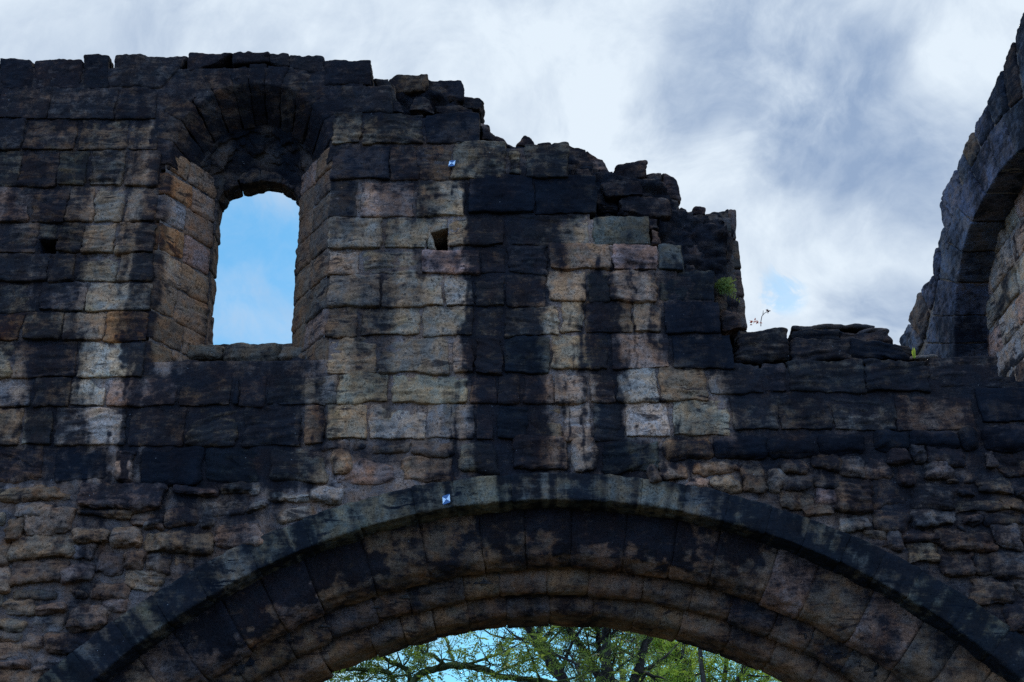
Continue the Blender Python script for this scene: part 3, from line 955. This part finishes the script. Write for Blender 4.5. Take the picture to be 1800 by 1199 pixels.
# ---------------------------------------------------------------- side wall with a blind arch, running back from the ruin
side = empty('side_wall', (5.6, 3.2, 0), 'stone wall at right with a sloping broken edge and a shadowed blind arch recess', 'wall')
SIN = [(1679, 640), (1679, 600), (1678, 545), (1683, 480), (1696, 420), (1718, 365), (1748, 312), (1778, 275), (1806, 255), (1850, 240), (1905, 240)]
SOUT = [(1622, 640), (1628, 600), (1640, 545), (1652, 470), (1668, 400), (1690, 330), (1722, 262), (1752, 215), (1790, 175), (1850, 150), (1910, 150)]
SX = 5.4
pin = np.array([S(*p) for p in SIN])
pout = np.array([S(*p) for p in SOUT])


def side8(bl, br, tr, tl, depth, x_shift=0):
    v = np.array([depth, 0, 0.0])
    o = np.array([x_shift, 0, 0.0])
    bl, br, tr, tl = bl + o, br + o, tr + o, tl + o
    return np.array([[[bl, br], [tl, tr]], [[bl + v, br + v], [tl + v, tr + v]]])


sa = MB()


def at_poly(pl, t):
    i = min(int(t), len(pl) - 2)
    return pl[i] + (pl[i + 1] - pl[i]) * (t - i)


tt = np.linspace(0, len(SIN) - 1, 12)
ringroot = None
for k in range(len(tt) - 1):
    a, b = tt[k] + .02, tt[k + 1] - .02
    m = MB()
    c = side8(at_poly(pout, a), at_poly(pin, a), at_poly(pin, b), at_poly(pout, b), .55, rng.uniform(-.003, .003))
    stone(m, c, r=.010, res=.02, bulge=.0, n1=.010, n2=.006, wob=.006, tint=tint_of(random.choice('qqqq')), stain_shade=lambda P: np.clip(.66 + .2 * fbm(P * 2, 2, 51), 0, 1), closed=True)
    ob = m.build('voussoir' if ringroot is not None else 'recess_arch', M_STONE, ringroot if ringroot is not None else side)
    if ringroot is None:
        ringroot = ob
# coping and facing stones outside the ring
OUT = [(1580, 602), (1596, 568), (1614, 512), (1640, 482), (1644, 432), (1656, 396), (1650, 352), (1678, 298), (1690, 268), (1706, 230), (1734, 180), (1760, 120), (1778, 68), (1800, 12), (1830, -50)]
MIDR = [(1600, 640), (1622, 600), (1634, 550), (1646, 500), (1655, 460), (1662, 425), (1672, 385), (1690, 330), (1704, 298), (1722, 262), (1746, 222), (1772, 192), (1795, 172), (1840, 152), (1900, 140)]
so = np.array([S(*p) for p in OUT])
sm = np.array([S(*p) for p in MIDR])
om = MB()
k = 0
for k in range(len(OUT) - 1):
    c = side8(so[k] + (so[k + 1] - so[k]) * .04, sm[k] + (sm[k + 1] - sm[k]) * .04, sm[k] + (sm[k + 1] - sm[k]) * .97, so[k] + (so[k + 1] - so[k]) * .99, .6, rng.uniform(-.015, .015))
    # keep the block's along axis roughly horizontal
    m = MB()
    stone(m, c, r=.04, res=.02, bulge=.01, n1=.016, n2=.008, wob=.015, tint=tint_of(random.choice('qqmq')), stain_shade=lambda P: np.clip(.66 + .2 * fbm(P * 2, 2, 52), 0, 1), closed=True)
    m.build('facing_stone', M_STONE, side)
# lower left facing, hidden lower down behind the ruin
fm = MB()
for z in np.arange(.0, 8.9, .32):
    y = 4.25
    ymax = 6.2 if z < 8.2 else 5.6
    while y < ymax:
        w = rng.uniform(.4, .8)
        if y + w > ymax + .1:
            w = ymax + .1 - y
        if w > .15:
            zz = z + .31
            c = side8(np.array([SX, y + .01, z]), np.array([SX, y + w - .01, z]), np.array([SX, y + w - .01, zz]), np.array([SX, y + .01, zz]), .4, rng.uniform(-.02, .015))
            lim = 8.9 - (y + w / 2 - 4.3) * .15
            if zz < lim - .35 and not (z > 6.9 and y < 4.6):
                stone(fm, c, r=.04, res=.025, n1=.015, tint=tint_of(None, 'qqmbq'), stain_shade=.6)
        y += max(w, .2)
fm.build('facing_masonry', M_STONE, side)
spoly = [(p[1], p[2]) for p in (S(x, y) for x, y in [(1592, 600), (1608, 566), (1624, 515), (1648, 488), (1654, 436), (1664, 400), (1662, 356), (1688, 302), (1700, 272), (1716, 236), (1744, 186), (1770, 126), (1788, 74), (1815, 20)])]
spoly = [(6.2, 0), (6.2, 8.5)] + spoly + [(-.3, 10.4), (-.3, 6.2), (1.35, 6.1), (1.35, 0)]
rec = [(p[1], p[2]) for p in np.array([S(x, y) for x, y in [(1676, 640)] + SIN[1:]])]
rec_poly = [(rec[0][0] + .03, 0)] + [(a + .02, b + .02) for a, b in rec] + [(-.6, 8.6), (-.6, 0)]
slab('mortar_bed', spoly, [lambda Y, Z: inside(rec_poly, Y, Z)], SX + .03, SX + .5, M_MORTAR, side, res=.04, axis='X', stain_shade=.35, tint=(.2, .17, .15))
slab('recess_mortar', spoly, [], SX + .42, SX + .8, M_MORTAR, side, res=.04, axis='X', stain_shade=.05, tint=(.26, .21, .18))
pm = MB()
for z in np.arange(5.2, 10.2, .36):
    y = -.3 + rng.uniform(-.2, 0)
    while y < 4.4:
        w = rng.uniform(.35, .9)
        c = side8(np.array([SX, y + .012, z + .01]), np.array([SX, y + w - .012, z + .01]), np.array([SX, y + w - .012, z + .345]), np.array([SX, y + .012, z + .345]), .2, .40 + rng.uniform(-.015, .01))
        ctr = (y + w / 2, z + .18)
        if bool(inside(spoly, np.array([ctr[0]]), np.array([ctr[1]]))[0]):
            stone(pm, c, r=.03, res=.02, n1=.014, n2=.006, bed=.004, wob=.015, tint=tint_of(random.choice('phphl')) * 1.0,
                  stain_shade=lambda P: np.clip(.14 + .6 * sstep(.1, .5, fbm(P * 2.2, 3, 88)), 0, 1))
        y += w
pm.build('recess_panel', M_STONE, side)

# ---------------------------------------------------------------- survey targets
M_WHITE = simple('target_white', (.62, .80, .95), .35, var=.05, spec=.5)
M_BLUE = simple('target_blue', (.02, .10, .26), .35, var=.1, spec=.5)


def target(px, py, Y, w, h, tilt, label, sh):
    c = W(px, py, Y)
    root = empty('survey_target', c, label, 'survey marker', 'survey targets fixed to the masonry')

    def plate(name, mat, polys, y0, y1):
        V, F = [], []
        for poly in polys:
            n = len(poly)
            b = len(V)
            for yy in (y0, y1):
                for (x, z) in poly:
                    V.append((x * w + z * sh, yy, z * h + x * tilt))
            F.append([b + i for i in range(n)])
            F.append([b + n + i for i in reversed(range(n))])
            for i in range(n):
                F.append([b + i, b + n + i, b + n + (i + 1) % n, b + (i + 1) % n])
        me = bpy.data.meshes.new(name)
        me.from_pydata(V, [], F)
        me.materials.append(mat)
        o = bpy.data.objects.new(name, me)
        o.parent = root
        col.objects.link(o)
    plate('backing_plate', M_BLUE, [[(-.5, -.5), (.5, -.5), (.5, .5), (-.5, .5)]], 0, .012)
    plate('white_mark', M_WHITE, [[(-.5, -.42), (0, 0), (-.5, .36)], [(.5, -.42), (.5, .42), (0, 0)]], -.004, .002)


target(794.5, 287, -.062, .056, .062, .004, 'small blue and white diamond target on a dark block high up right of the window', .012)
target(784.5, 877.5, -.078, .062, .075, .02, 'small blue and white bow-tie target on the curved hood band of the wide arch', -.006)

# ---------------------------------------------------------------- little plants on the masonry
M_FERN = simple('fern_leaf', (.10, .15, .04), .6, trans=(.20, .26, .05), var=.45)
M_RED = simple('red_leaf', (.32, .06, .035), .6, trans=(.55, .12, .05))
M_STEM = simple('dark_stem', (.05, .03, .03), .7)
M_GRASS = simple('yellow_grass', (.34, .42, .04), .6, trans=(.5, .6, .06))


def poly_obj(name, V, F, mat, parent=None, smooth=False):
    me = bpy.data.meshes.new(name)
    me.from_pydata([tuple(v) for v in V], [], F)
    me.materials.append(mat)
    if smooth:
        me.polygons.foreach_set('use_smooth', [True] * len(F))
    o = bpy.data.objects.new(name, me)
    o.parent = parent
    col.objects.link(o)
    return o


def tube(V, F, pts, rads, n=6):
    pts = [np.asarray(p, float) for p in pts]
    base = len(V)
    for i, p in enumerate(pts):
        t = pts[min(i + 1, len(pts) - 1)] - pts[max(i - 1, 0)]
        t = t / (np.linalg.norm(t) + 1e-9)
        u = np.cross(t, (0.3, .9, .2))
        u /= np.linalg.norm(u) + 1e-9
        w = np.cross(t, u)
        for k in range(n):
            a = 2 * math.pi * k / n
            V.append(p + rads[i] * (math.cos(a) * u + math.sin(a) * w))
    for i in range(len(pts) - 1):
        for k in range(n):
            F.append([base + i * n + k, base + i * n + (k + 1) % n, base + (i + 1) * n + (k + 1) % n, base + (i + 1) * n + k])


def leafquad(V, F, p, d, up, L, w):
    d = d / (np.linalg.norm(d) + 1e-9)
    s = np.cross(d, up)
    s = s / (np.linalg.norm(s) + 1e-9)
    b = len(V)
    V += [p, p + d * L * .45 + s * w * .5, p + d * L, p + d * L * .45 - s * w * .5]
    F.append([b, b + 1, b + 2, b + 3])


fp = W(1262, 512, .08)
fern = empty('fern', fp, 'small green fern tuft growing from the broken wall edge', 'fern')
V, F = [], []
for i in range(34):
    th, el = rng.uniform(-1.2, 2.2), rng.uniform(-.5, 1.1)
    d = np.array([math.cos(th) * math.cos(el) * .9 + .25, -abs(math.sin(th)) * .6, math.sin(el)])
    L = rng.uniform(.07, .16)
    p = rng.normal(0, .02, 3) + np.array([0.02, 0, 0.04])
    for k in range(9):
        t = k / 8
        q = p + d * L * t + np.array([0, 0, -.05 * t * t])
        for sg in (-1, 1):
            side_d = np.cross(d, (0, 1, .2)) * sg + d * .5
            leafquad(V, F, q, side_d, rng.normal(size=3), .034 * (1.1 - t * .7), .014)
poly_obj('frond', V, F, M_FERN, fern)
rp = W(1324, 572, .3)
red = empty('red_weed', rp, 'tiny red-leaved weed with one thin bent stalk on the low sill', 'weed')
V, F = [], []
for i in range(16):
    t = i / 15
    q = np.array([-.03 + .09 * t, 0, .045 * math.sin(t * 2.6) + .004])
    leafquad(V, F, q, np.array([rng.normal(), rng.normal() * .5, rng.normal() * .6 - .2]), rng.normal(size=3), rng.uniform(.02, .038), .018)
poly_obj('leaf', V, F, M_RED, red)
V, F = [], []
tube(V, F, [(.07, 0, -.01), (.075, 0, .04), (.088, 0, .09), (.112, 0, .12), (.14, 0, .135)], [.004, .004, .0035, .003, .003], 5)
tube(V, F, [(.098, 0, .105), (.103, 0, .13), (.106, 0, .15)], [.003, .003, .002], 5)
poly_obj('stalk', V, F, M_STEM, red)
V, F = [], []
for i in range(14):
    leafquad(V, F, np.array([.146, 0, .138]) + rng.normal(0, .006, 3), rng.normal(size=3), rng.normal(size=3), .022, .015)
poly_obj('flower_head', V, F, simple('dark_red_head', (.09, .02, .025), .7), red)

V, F = [], []
gp = W(1607, 627, .28)
for i in range(5):
    b0 = gp + rng.normal(0, .004, 3)
    h = rng.uniform(.06, .11)
    b = len(V)
    dx = rng.uniform(-.012, .012)
    V += [b0 + (-.006, 0, -.01), b0 + (.006, 0, -.01), b0 + (dx + .006, 0, h * .6), b0 + (dx, 0, h), b0 + (dx - .006, 0, h * .6)]
    F.append([b, b + 1, b + 2, b + 3, b + 4])
g_o = poly_obj('grass_tuft', V, F, M_GRASS)
g_o['label'], g_o['category'] = 'single bright yellow-green grass blade on the parapet beside the right wall', 'grass blade'

# ---------------------------------------------------------------- trees beyond the arch
M_BARK = simple('bark', (.035, .03, .027), .9, var=.5)
M_LEAVES = {'dark': simple('shaded_leaf', (.085, .145, .05), .5, trans=(.20, .32, .07), var=.4),
            'mid': simple('mid_leaf', (.11, .165, .045), .5, trans=(.30, .42, .07), var=.45),
            'bright': simple('sunlit_leaf', (.16, .25, .05), .5, trans=(.55, .72, .10), var=.45)}
M_MOSS = simple('mossy_bark', (.05, .065, .025), .95, var=.5)


class Tree:
    def __init__(self, name, base, label, leafmat, dens, group='trees beyond the arch', bark=None):
        self.root = empty(name, base, label, 'tree', group)
        self.base = np.asarray(base, float)
        self.V, self.F, self.LV, self.LF = [], [], [], []
        self.dens, self.lm = dens, leafmat

    def limb(self, pts, r0, r1, depth=0, sub=4, n=8, spread=1.0, leafy=True):
        pts = [np.asarray(p, float) - self.base for p in pts]
        # smooth by Catmull-Rom sampling
        ctl = [pts[0]] + pts + [pts[-1]]
        P = []
        for i in range(1, len(ctl) - 2):
            for t in np.linspace(0, 1, 6, endpoint=False):
                a, b, c, d = ctl[i - 1], ctl[i], ctl[i + 1], ctl[i + 2]
                P.append(.5 * (2 * b + (c - a) * t + (2 * a - 5 * b + 4 * c - d) * t * t + (3 * b - a - 3 * c + d) * t ** 3))
        P.append(pts[-1])
        P = [p + rng.normal(0, .15 * r0, 3) for p in P]
        R = np.linspace(r0, r1, len(P))
        tube(self.V, self.F, P, R, n)
        self.branch(P, R, depth, sub, spread, leafy)

    def branch(self, P, R, depth, sub, spread, leafy):
        L = sum(np.linalg.norm(P[i + 1] - P[i]) for i in range(len(P) - 1))
        for k in range(sub):
            i = rng.integers(len(P) // 4, len(P) - 1)
            d0 = P[i + 1] - P[i]
            d0 /= np.linalg.norm(d0) + 1e-9
            d = d0 * .5 + rng.normal(0, .6, 3) * spread + np.array([0, 0, .15])
            d /= np.linalg.norm(d)
            ln = L * rng.uniform(.28, .5)
            if depth >= 2:
                ln = rng.uniform(.3, .6)
            q = P[i].copy()
            pts, rad = [q], [max(R[i] * .5, .006)]
            for s in range(5):
                d = d + rng.normal(0, .2, 3) + np.array([0, 0, .03])
                d /= np.linalg.norm(d)
                q = q + d * ln / 5
                pts.append(q)
                rad.append(max(rad[0] * (1 - (s + 1) / 5.5), .004))
            tube(self.V, self.F, pts, rad, 5 if depth < 1 else 4)
            if depth < 2:
                self.branch(pts, rad, depth + 1, 4, spread, leafy)
            elif leafy:
                for _ in range(int(self.dens * random.choice((0, 0, 1, 2, 3)))):
                    j = rng.integers(1, 6)
                    self.spray(pts[j], pts[j] - pts[j - 1])

    def spray(self, p, d):
        # pinnate leaf: leaflets in pairs along a drooping rachis
        d = d / (np.linalg.norm(d) + 1e-9) + rng.normal(0, .7, 3)
        d /= np.linalg.norm(d)
        L = rng.uniform(.16, .30)
        up = rng.normal(size=3) * .5 + np.array([0, 0, 1.0])
        s = np.cross(d, up)
        s /= np.linalg.norm(s) + 1e-9
        for k in range(5):
            t = (k + 1) / 5
            q = p + d * L * t + np.array([0, 0, -.06 * t * t])
            for sg in (-1, 1):
                leafquad(self.LV, self.LF, q, s * sg + d * .6 + np.array([0, 0, -.25]), up, rng.uniform(.055, .095), rng.uniform(.022, .034))

    def done(self, bark=M_BARK):
        poly_obj('trunk', self.V, self.F, bark, self.root, True)
        if self.LV:
            poly_obj('crown', self.LV, self.LF, self.lm, self.root)


def TP(x, y, Y):
    return W(x, y, Y)


# ash tree with several upright limbs, straight behind the arch
Y0 = 13.0
b = TP(1030, 1290, Y0)
fork = b.copy()
t1 = Tree('ash_tree', (b[0], Y0, 0), 'dark ash tree with several leaning bare limbs seen through the middle of the arch', M_LEAVES['dark'], 2)
t1.limb([(b[0], Y0, 0), (b[0] + .1, Y0, b[2] * .6), fork], .34, .26, sub=0, leafy=False)
t1.limb([fork, TP(1000, 1215, Y0), TP(958, 1150, Y0), TP(925, 1095, Y0), TP(900, 1030, Y0 + .4), TP(880, 940, Y0 + .5)], .12, .05, sub=8)
t1.limb([fork, TP(1000, 1210, Y0 - .3), TP(962, 1145, Y0 - .2), TP(948, 1120, Y0 - .3), TP(960, 1060, Y0 - .6), TP(985, 980, Y0 - .6)], .10, .04, sub=8)
t1.limb([fork, TP(1062, 1215, Y0 + .3), TP(1030, 1150, Y0 + .4), TP(1000, 1100, Y0 + .4), TP(985, 1040, Y0 + .2)], .10, .04, sub=9)
t1.limb([fork, TP(1060, 1200, Y0 - .4), TP(1066, 1140, Y0 - .4), TP(1062, 1095, Y0 - .4), TP(1070, 1000, Y0 - .3)], .11, .05, sub=7)
t1.limb([fork, TP(1075, 1200, Y0), TP(1052, 1140, Y0 + .1), TP(1050, 1090, Y0 + .1), TP(1030, 1010, Y0)], .07, .03, sub=6)
t1.limb([fork, TP(1110, 1205, Y0 + .2), TP(1130, 1140, Y0 + .2), TP(1145, 1095, Y0 + .2), TP(1170, 1020, Y0)], .10, .05, sub=9)
t1.done()

# long mossy bough arching on the left
Y1 = 11.5
b = TP(700, 1290, Y1)
t2 = Tree('leaning_tree', (b[0], Y1, 0), 'sparse tree at the left of the arch opening with one arching mossy bough', M_LEAVES['mid'], 3)
t2.limb([(b[0], Y1, 0), (b[0] + .1, Y1, b[2] * .6), b], .24, .16, sub=0)
t2.limb([b, TP(728, 1196, Y1), TP(760, 1178, Y1), TP(800, 1170, Y1), TP(850, 1178, Y1), TP(890, 1190, Y1), TP(960, 1200, Y1), TP(1000, 1215, Y1)], .065, .045, sub=9)
t2.limb([TP(785, 1170, Y1), TP(760, 1152, Y1), TP(745, 1148, Y1), TP(730, 1132, Y1), TP(715, 1110, Y1)], .035, .012, depth=2, sub=3, leafy=False, n=6)
t2.limb([TP(748, 1149, Y1), TP(752, 1138, Y1), TP(748, 1124, Y1), TP(742, 1108, Y1)], .02, .008, depth=2, sub=2, leafy=False, n=5)
t2.limb([b, TP(690, 1190, Y1 + .2), TP(640, 1178, Y1 + .2), TP(590, 1180, Y1 + .2), TP(540, 1195, Y1 + .2)], .05, .02, sub=7, n=6)
t2.limb([b, TP(720, 1190, Y1 + .4), TP(690, 1165, Y1 + .4), TP(650, 1150, Y1 + .4), TP(620, 1140, Y1 + .4)], .05, .02, sub=7, n=6)
t2.done(M_MOSS)

# brighter sunlit trees to the right, further away
Y3 = 19.0
b = TP(1260, 1330, Y3)
t3 = Tree('young_tree', (b[0], Y3, 0), 'bright yellow-green leafy tree at the right of the arch opening', M_LEAVES['bright'], 4)
t3.limb([(b[0], Y3, 0), b], .22, .15, sub=0)
for (xa, ya) in ((1180, 1080), (1230, 1070), (1285, 1080), (1320, 1110), (1350, 1150), (1200, 1140)):
    t3.limb([b, TP((xa + 1250) / 2, 1225, Y3 + rng.uniform(-1, 1)), TP(xa, ya + 40, Y3 + rng.uniform(-1, 1)), TP(xa + 5, ya - 30, Y3)], .08, .025, sub=9)
t3.done()
Y4 = 24.0
b = TP(1130, 1360, Y4)
t4 = Tree('distant_tree', (b[0], Y4, 0), 'mid-green tree further back showing between the ash limbs and the bright tree', M_LEAVES['mid'], 1)
t4.limb([(b[0], Y4, 0), b], .25, .16, sub=0)
for (xa, ya) in ((1090, 1130), (1120, 1100), (1160, 1120), (1190, 1140), (1020, 1150)):
    t4.limb([b, TP((xa + 1130) / 2, 1250, Y4 + rng.uniform(-1, 1)), TP(xa, ya + 40, Y4 + rng.uniform(-1, 1)), TP(xa + 5, ya - 20, Y4)], .09, .03, sub=9)
t4.done()

# ---------------------------------------------------------------- ground
me = bpy.data.meshes.new('ground')
s = 1500
me.from_pydata([(-s, -s, 0), (s, -s, 0), (s, s, 0), (-s, s, 0)], [], [[0, 1, 2, 3]])
gm = bpy.data.materials.new('grass_and_earth')
t = nt(gm)
g = G(t)
co = g.n('ShaderNodeTexCoord').outputs['Object']
c = g.mix(g.ramp(g.noise(co, .6, 6, .6), .4, .62), (.035, .05, .02), (.085, .065, .045))
c = g.mix(g.ramp(g.noise(co, 14, 4), .35, .7, 0, .5), c, (.08, .07, .045))
bs = g.n('ShaderNodeBsdfPrincipled', {'Base Color': c, 'Roughness': .95})
t.links.new(bs.outputs[0], g.n('ShaderNodeOutputMaterial').inputs[0])
me.materials.append(gm)
go = bpy.data.objects.new('ground', me)
go['kind'] = 'structure'
col.objects.link(go)

# ---------------------------------------------------------------- sky
sc = bpy.context.scene
SUN_EL, SUN_AZ = math.radians(52), math.radians(18)     # azimuth from +Y towards +X
wd = bpy.data.worlds.new('World')
sc.world = wd
wd.use_nodes = True
t = wd.node_tree
t.nodes.clear()
g = G(t)
vec = g.n('ShaderNodeTexCoord').outputs['Generated']
sky = g.n('ShaderNodeTexSky', sky_type='NISHITA', sun_disc=False, sun_elevation=SUN_EL, sun_rotation=SUN_AZ, air_density=1.0, dust_density=.6, ozone_density=1.6)
vec = g.n('ShaderNodeVectorMath', {0: vec}, operation='NORMALIZE').outputs[0]


def blob(px, py, r0, r1):
    d = direction(px, py)
    dt = g.n('ShaderNodeVectorMath', {0: vec, 1: tuple(d)}, operation='DOT_PRODUCT').outputs['Value']
    return g.ramp(dt, math.cos(math.radians(r1)), math.cos(math.radians(r0)))


def dirs(px, py):
    return direction(px, py)


warp = g.n('ShaderNodeTexNoise', {'Vector': vec, 'Scale': 5.0, 'Detail': 4.0}).outputs['Color']
wv = g.n('ShaderNodeVectorMath', {0: warp, 1: (.5, .5, .5)}, operation='SUBTRACT').outputs[0]
wv = g.n('ShaderNodeVectorMath', {0: wv, 'Scale': .09}, operation='SCALE').outputs[0]
vec = g.n('ShaderNodeVectorMath', {0: vec, 1: wv}, operation='ADD').outputs[0]
vec = g.n('ShaderNodeVectorMath', {0: vec}, operation='NORMALIZE').outputs[0]
n1 = g.noise(vec, 4.0, 9, .55, .3)
n2 = g.noise(vec, 9.0, 8, .6, .5)
n3 = g.noise(vec, 2.2, 4, .5, .3)
n4 = g.noise(vec, 22.0, 7, .62, .4)
dens = g.math('ADD', g.math('MULTIPLY', n1, .8), g.math('MULTIPLY', n2, .35))
hole = g.math('MAXIMUM', blob(440, 570, 4.5, 8.2), g.math('MULTIPLY', g.ramp(g.n('ShaderNodeSeparateXYZ', {0: vec}).outputs[2], .19, .29, 1.0, 0.0), g.ramp(g.n('ShaderNodeSeparateXYZ', {0: vec}).outputs[1], .55, .8)))
hole2 = g.math('MAXIMUM', blob(1392, 545, .1, 2.0), blob(1340, 560, .1, 1.7))
dens = g.math('SUBTRACT', g.math('ADD', dens, .36), g.math('ADD', g.math('MULTIPLY', hole, .55), g.math('MULTIPLY', g.math('MULTIPLY', hole2, g.ramp(n4, .40, .56, .15, 1.0)), .40)))
dens = g.math('ADD', dens, g.math('MULTIPLY', g.math('SUBTRACT', n4, .5), .34))
cover = g.ramp(dens, .36, .74)
patch = g.math('MULTIPLY', blob(1330, 60, 1.0, 5.2), .56)
patch = g.math('MAXIMUM', patch, g.math('MULTIPLY', blob(1440, 190, .8, 5.6), .60))
patch = g.math('MAXIMUM', patch, g.math('MULTIPLY', blob(1600, 290, .4, 4.6), .52))
patch = g.math('MAXIMUM', patch, g.math('MULTIPLY', blob(1230, 190, .3, 3.4), .5))
patch = g.math('MAXIMUM', patch, g.math('MULTIPLY', blob(1550, 585, .3, 2.8), .5))
patch = g.math('MAXIMUM', patch, g.math('MULTIPLY', blob(1480, 400, .3, 3.0), .22))
shade = g.math('MULTIPLY', patch, g.ramp(n2, .25, .62, .45, 1.1))
shade = g.math('ADD', shade, g.math('MULTIPLY', blob(120, 30, .5, 6), .16))
shade = g.math('SUBTRACT', shade, g.math('MULTIPLY', blob(1500, 450, .5, 3.0), .18))
shade = g.math('SUBTRACT', shade, g.math('MULTIPLY', blob(1720, 60, .5, 3.2), .25))
shade = g.math('ADD', shade, g.math('MULTIPLY', g.math('SUBTRACT', n2, .5), 1.6))
shade = g.math('ADD', shade, g.math('MULTIPLY', g.math('SUBTRACT', n4, .5), .75))
shade = g.math('ADD', shade, g.math('MULTIPLY', g.math('SUBTRACT', n3, .5), .9))
shade = g.math('ADD', shade, .14, clamp=True)
CLOUD_B = 1.0
cl = g.mix(shade, (.785, .885, .985), (.30, .41, .60))
# away from the sun unseen cloud is made brighter and bluer to light the wall
sd = (math.sin(SUN_AZ) * math.cos(SUN_EL), math.cos(SUN_AZ) * math.cos(SUN_EL), math.sin(SUN_EL))
dsun = g.n('ShaderNodeVectorMath', {0: vec, 1: sd}, operation='DOT_PRODUCT').outputs['Value']
back_boost = g.ramp(dsun, -.2, .75, 1.52, 1.0)
cl = g.mix(g.ramp(dsun, -.1, .75, 1.0, 0.0), cl, g.mix(1.0, cl, (.62, .89, 1.37), 'MULTIPLY'))
cl = g.mix(1.0, cl, g.n('ShaderNodeCombineColor', {0: back_boost, 1: back_boost, 2: back_boost}).outputs[0], 'MULTIPLY')
skyc = g.mix(1.0, sky.outputs[0], (.52, 1.05, 1.18), 'MULTIPLY')
bg1 = g.n('ShaderNodeBackground', {'Color': skyc, 'Strength': .125})
bg2 = g.n('ShaderNodeBackground', {'Color': cl, 'Strength': CLOUD_B})
mx = g.n('ShaderNodeMixShader', {0: cover, 1: bg1.outputs[0], 2: bg2.outputs[0]})
t.links.new(mx.outputs[0], g.n('ShaderNodeOutputWorld').inputs[0])

sun = bpy.data.lights.new('sun', 'SUN')
sun.energy = 2.0
sun.angle = math.radians(6)
sun.color = (1, .95, .88)
so_ = bpy.data.objects.new('sun', sun)
from mathutils import Vector
so_.rotation_euler = Vector(sd).to_track_quat('Z', 'Y').to_euler()
so_.location = (5, 20, 30)
col.objects.link(so_)

# ---------------------------------------------------------------- camera
cam = bpy.data.cameras.new('camera')
cam.sensor_width = 36
cam.lens = FPX / 1800 * 36
cam.clip_end = 5000
co_ = bpy.data.objects.new('camera', cam)
from mathutils import Matrix
m = Matrix.Identity(4)
for i in range(3):
    m[i][0], m[i][1], m[i][2], m[i][3] = IX[i], IY[i], -_fwd[i], CAM[i]
co_.matrix_world = m
col.objects.link(co_)
sc.camera = co_

sc.view_settings.view_transform = 'Standard'
sc.view_settings.look = 'None'
sc.view_settings.exposure = 0
sc.view_settings.gamma = 1
sc.cycles.use_denoising = False
sc.cycles.max_bounces = 6
sc.cycles.diffuse_bounces = 4
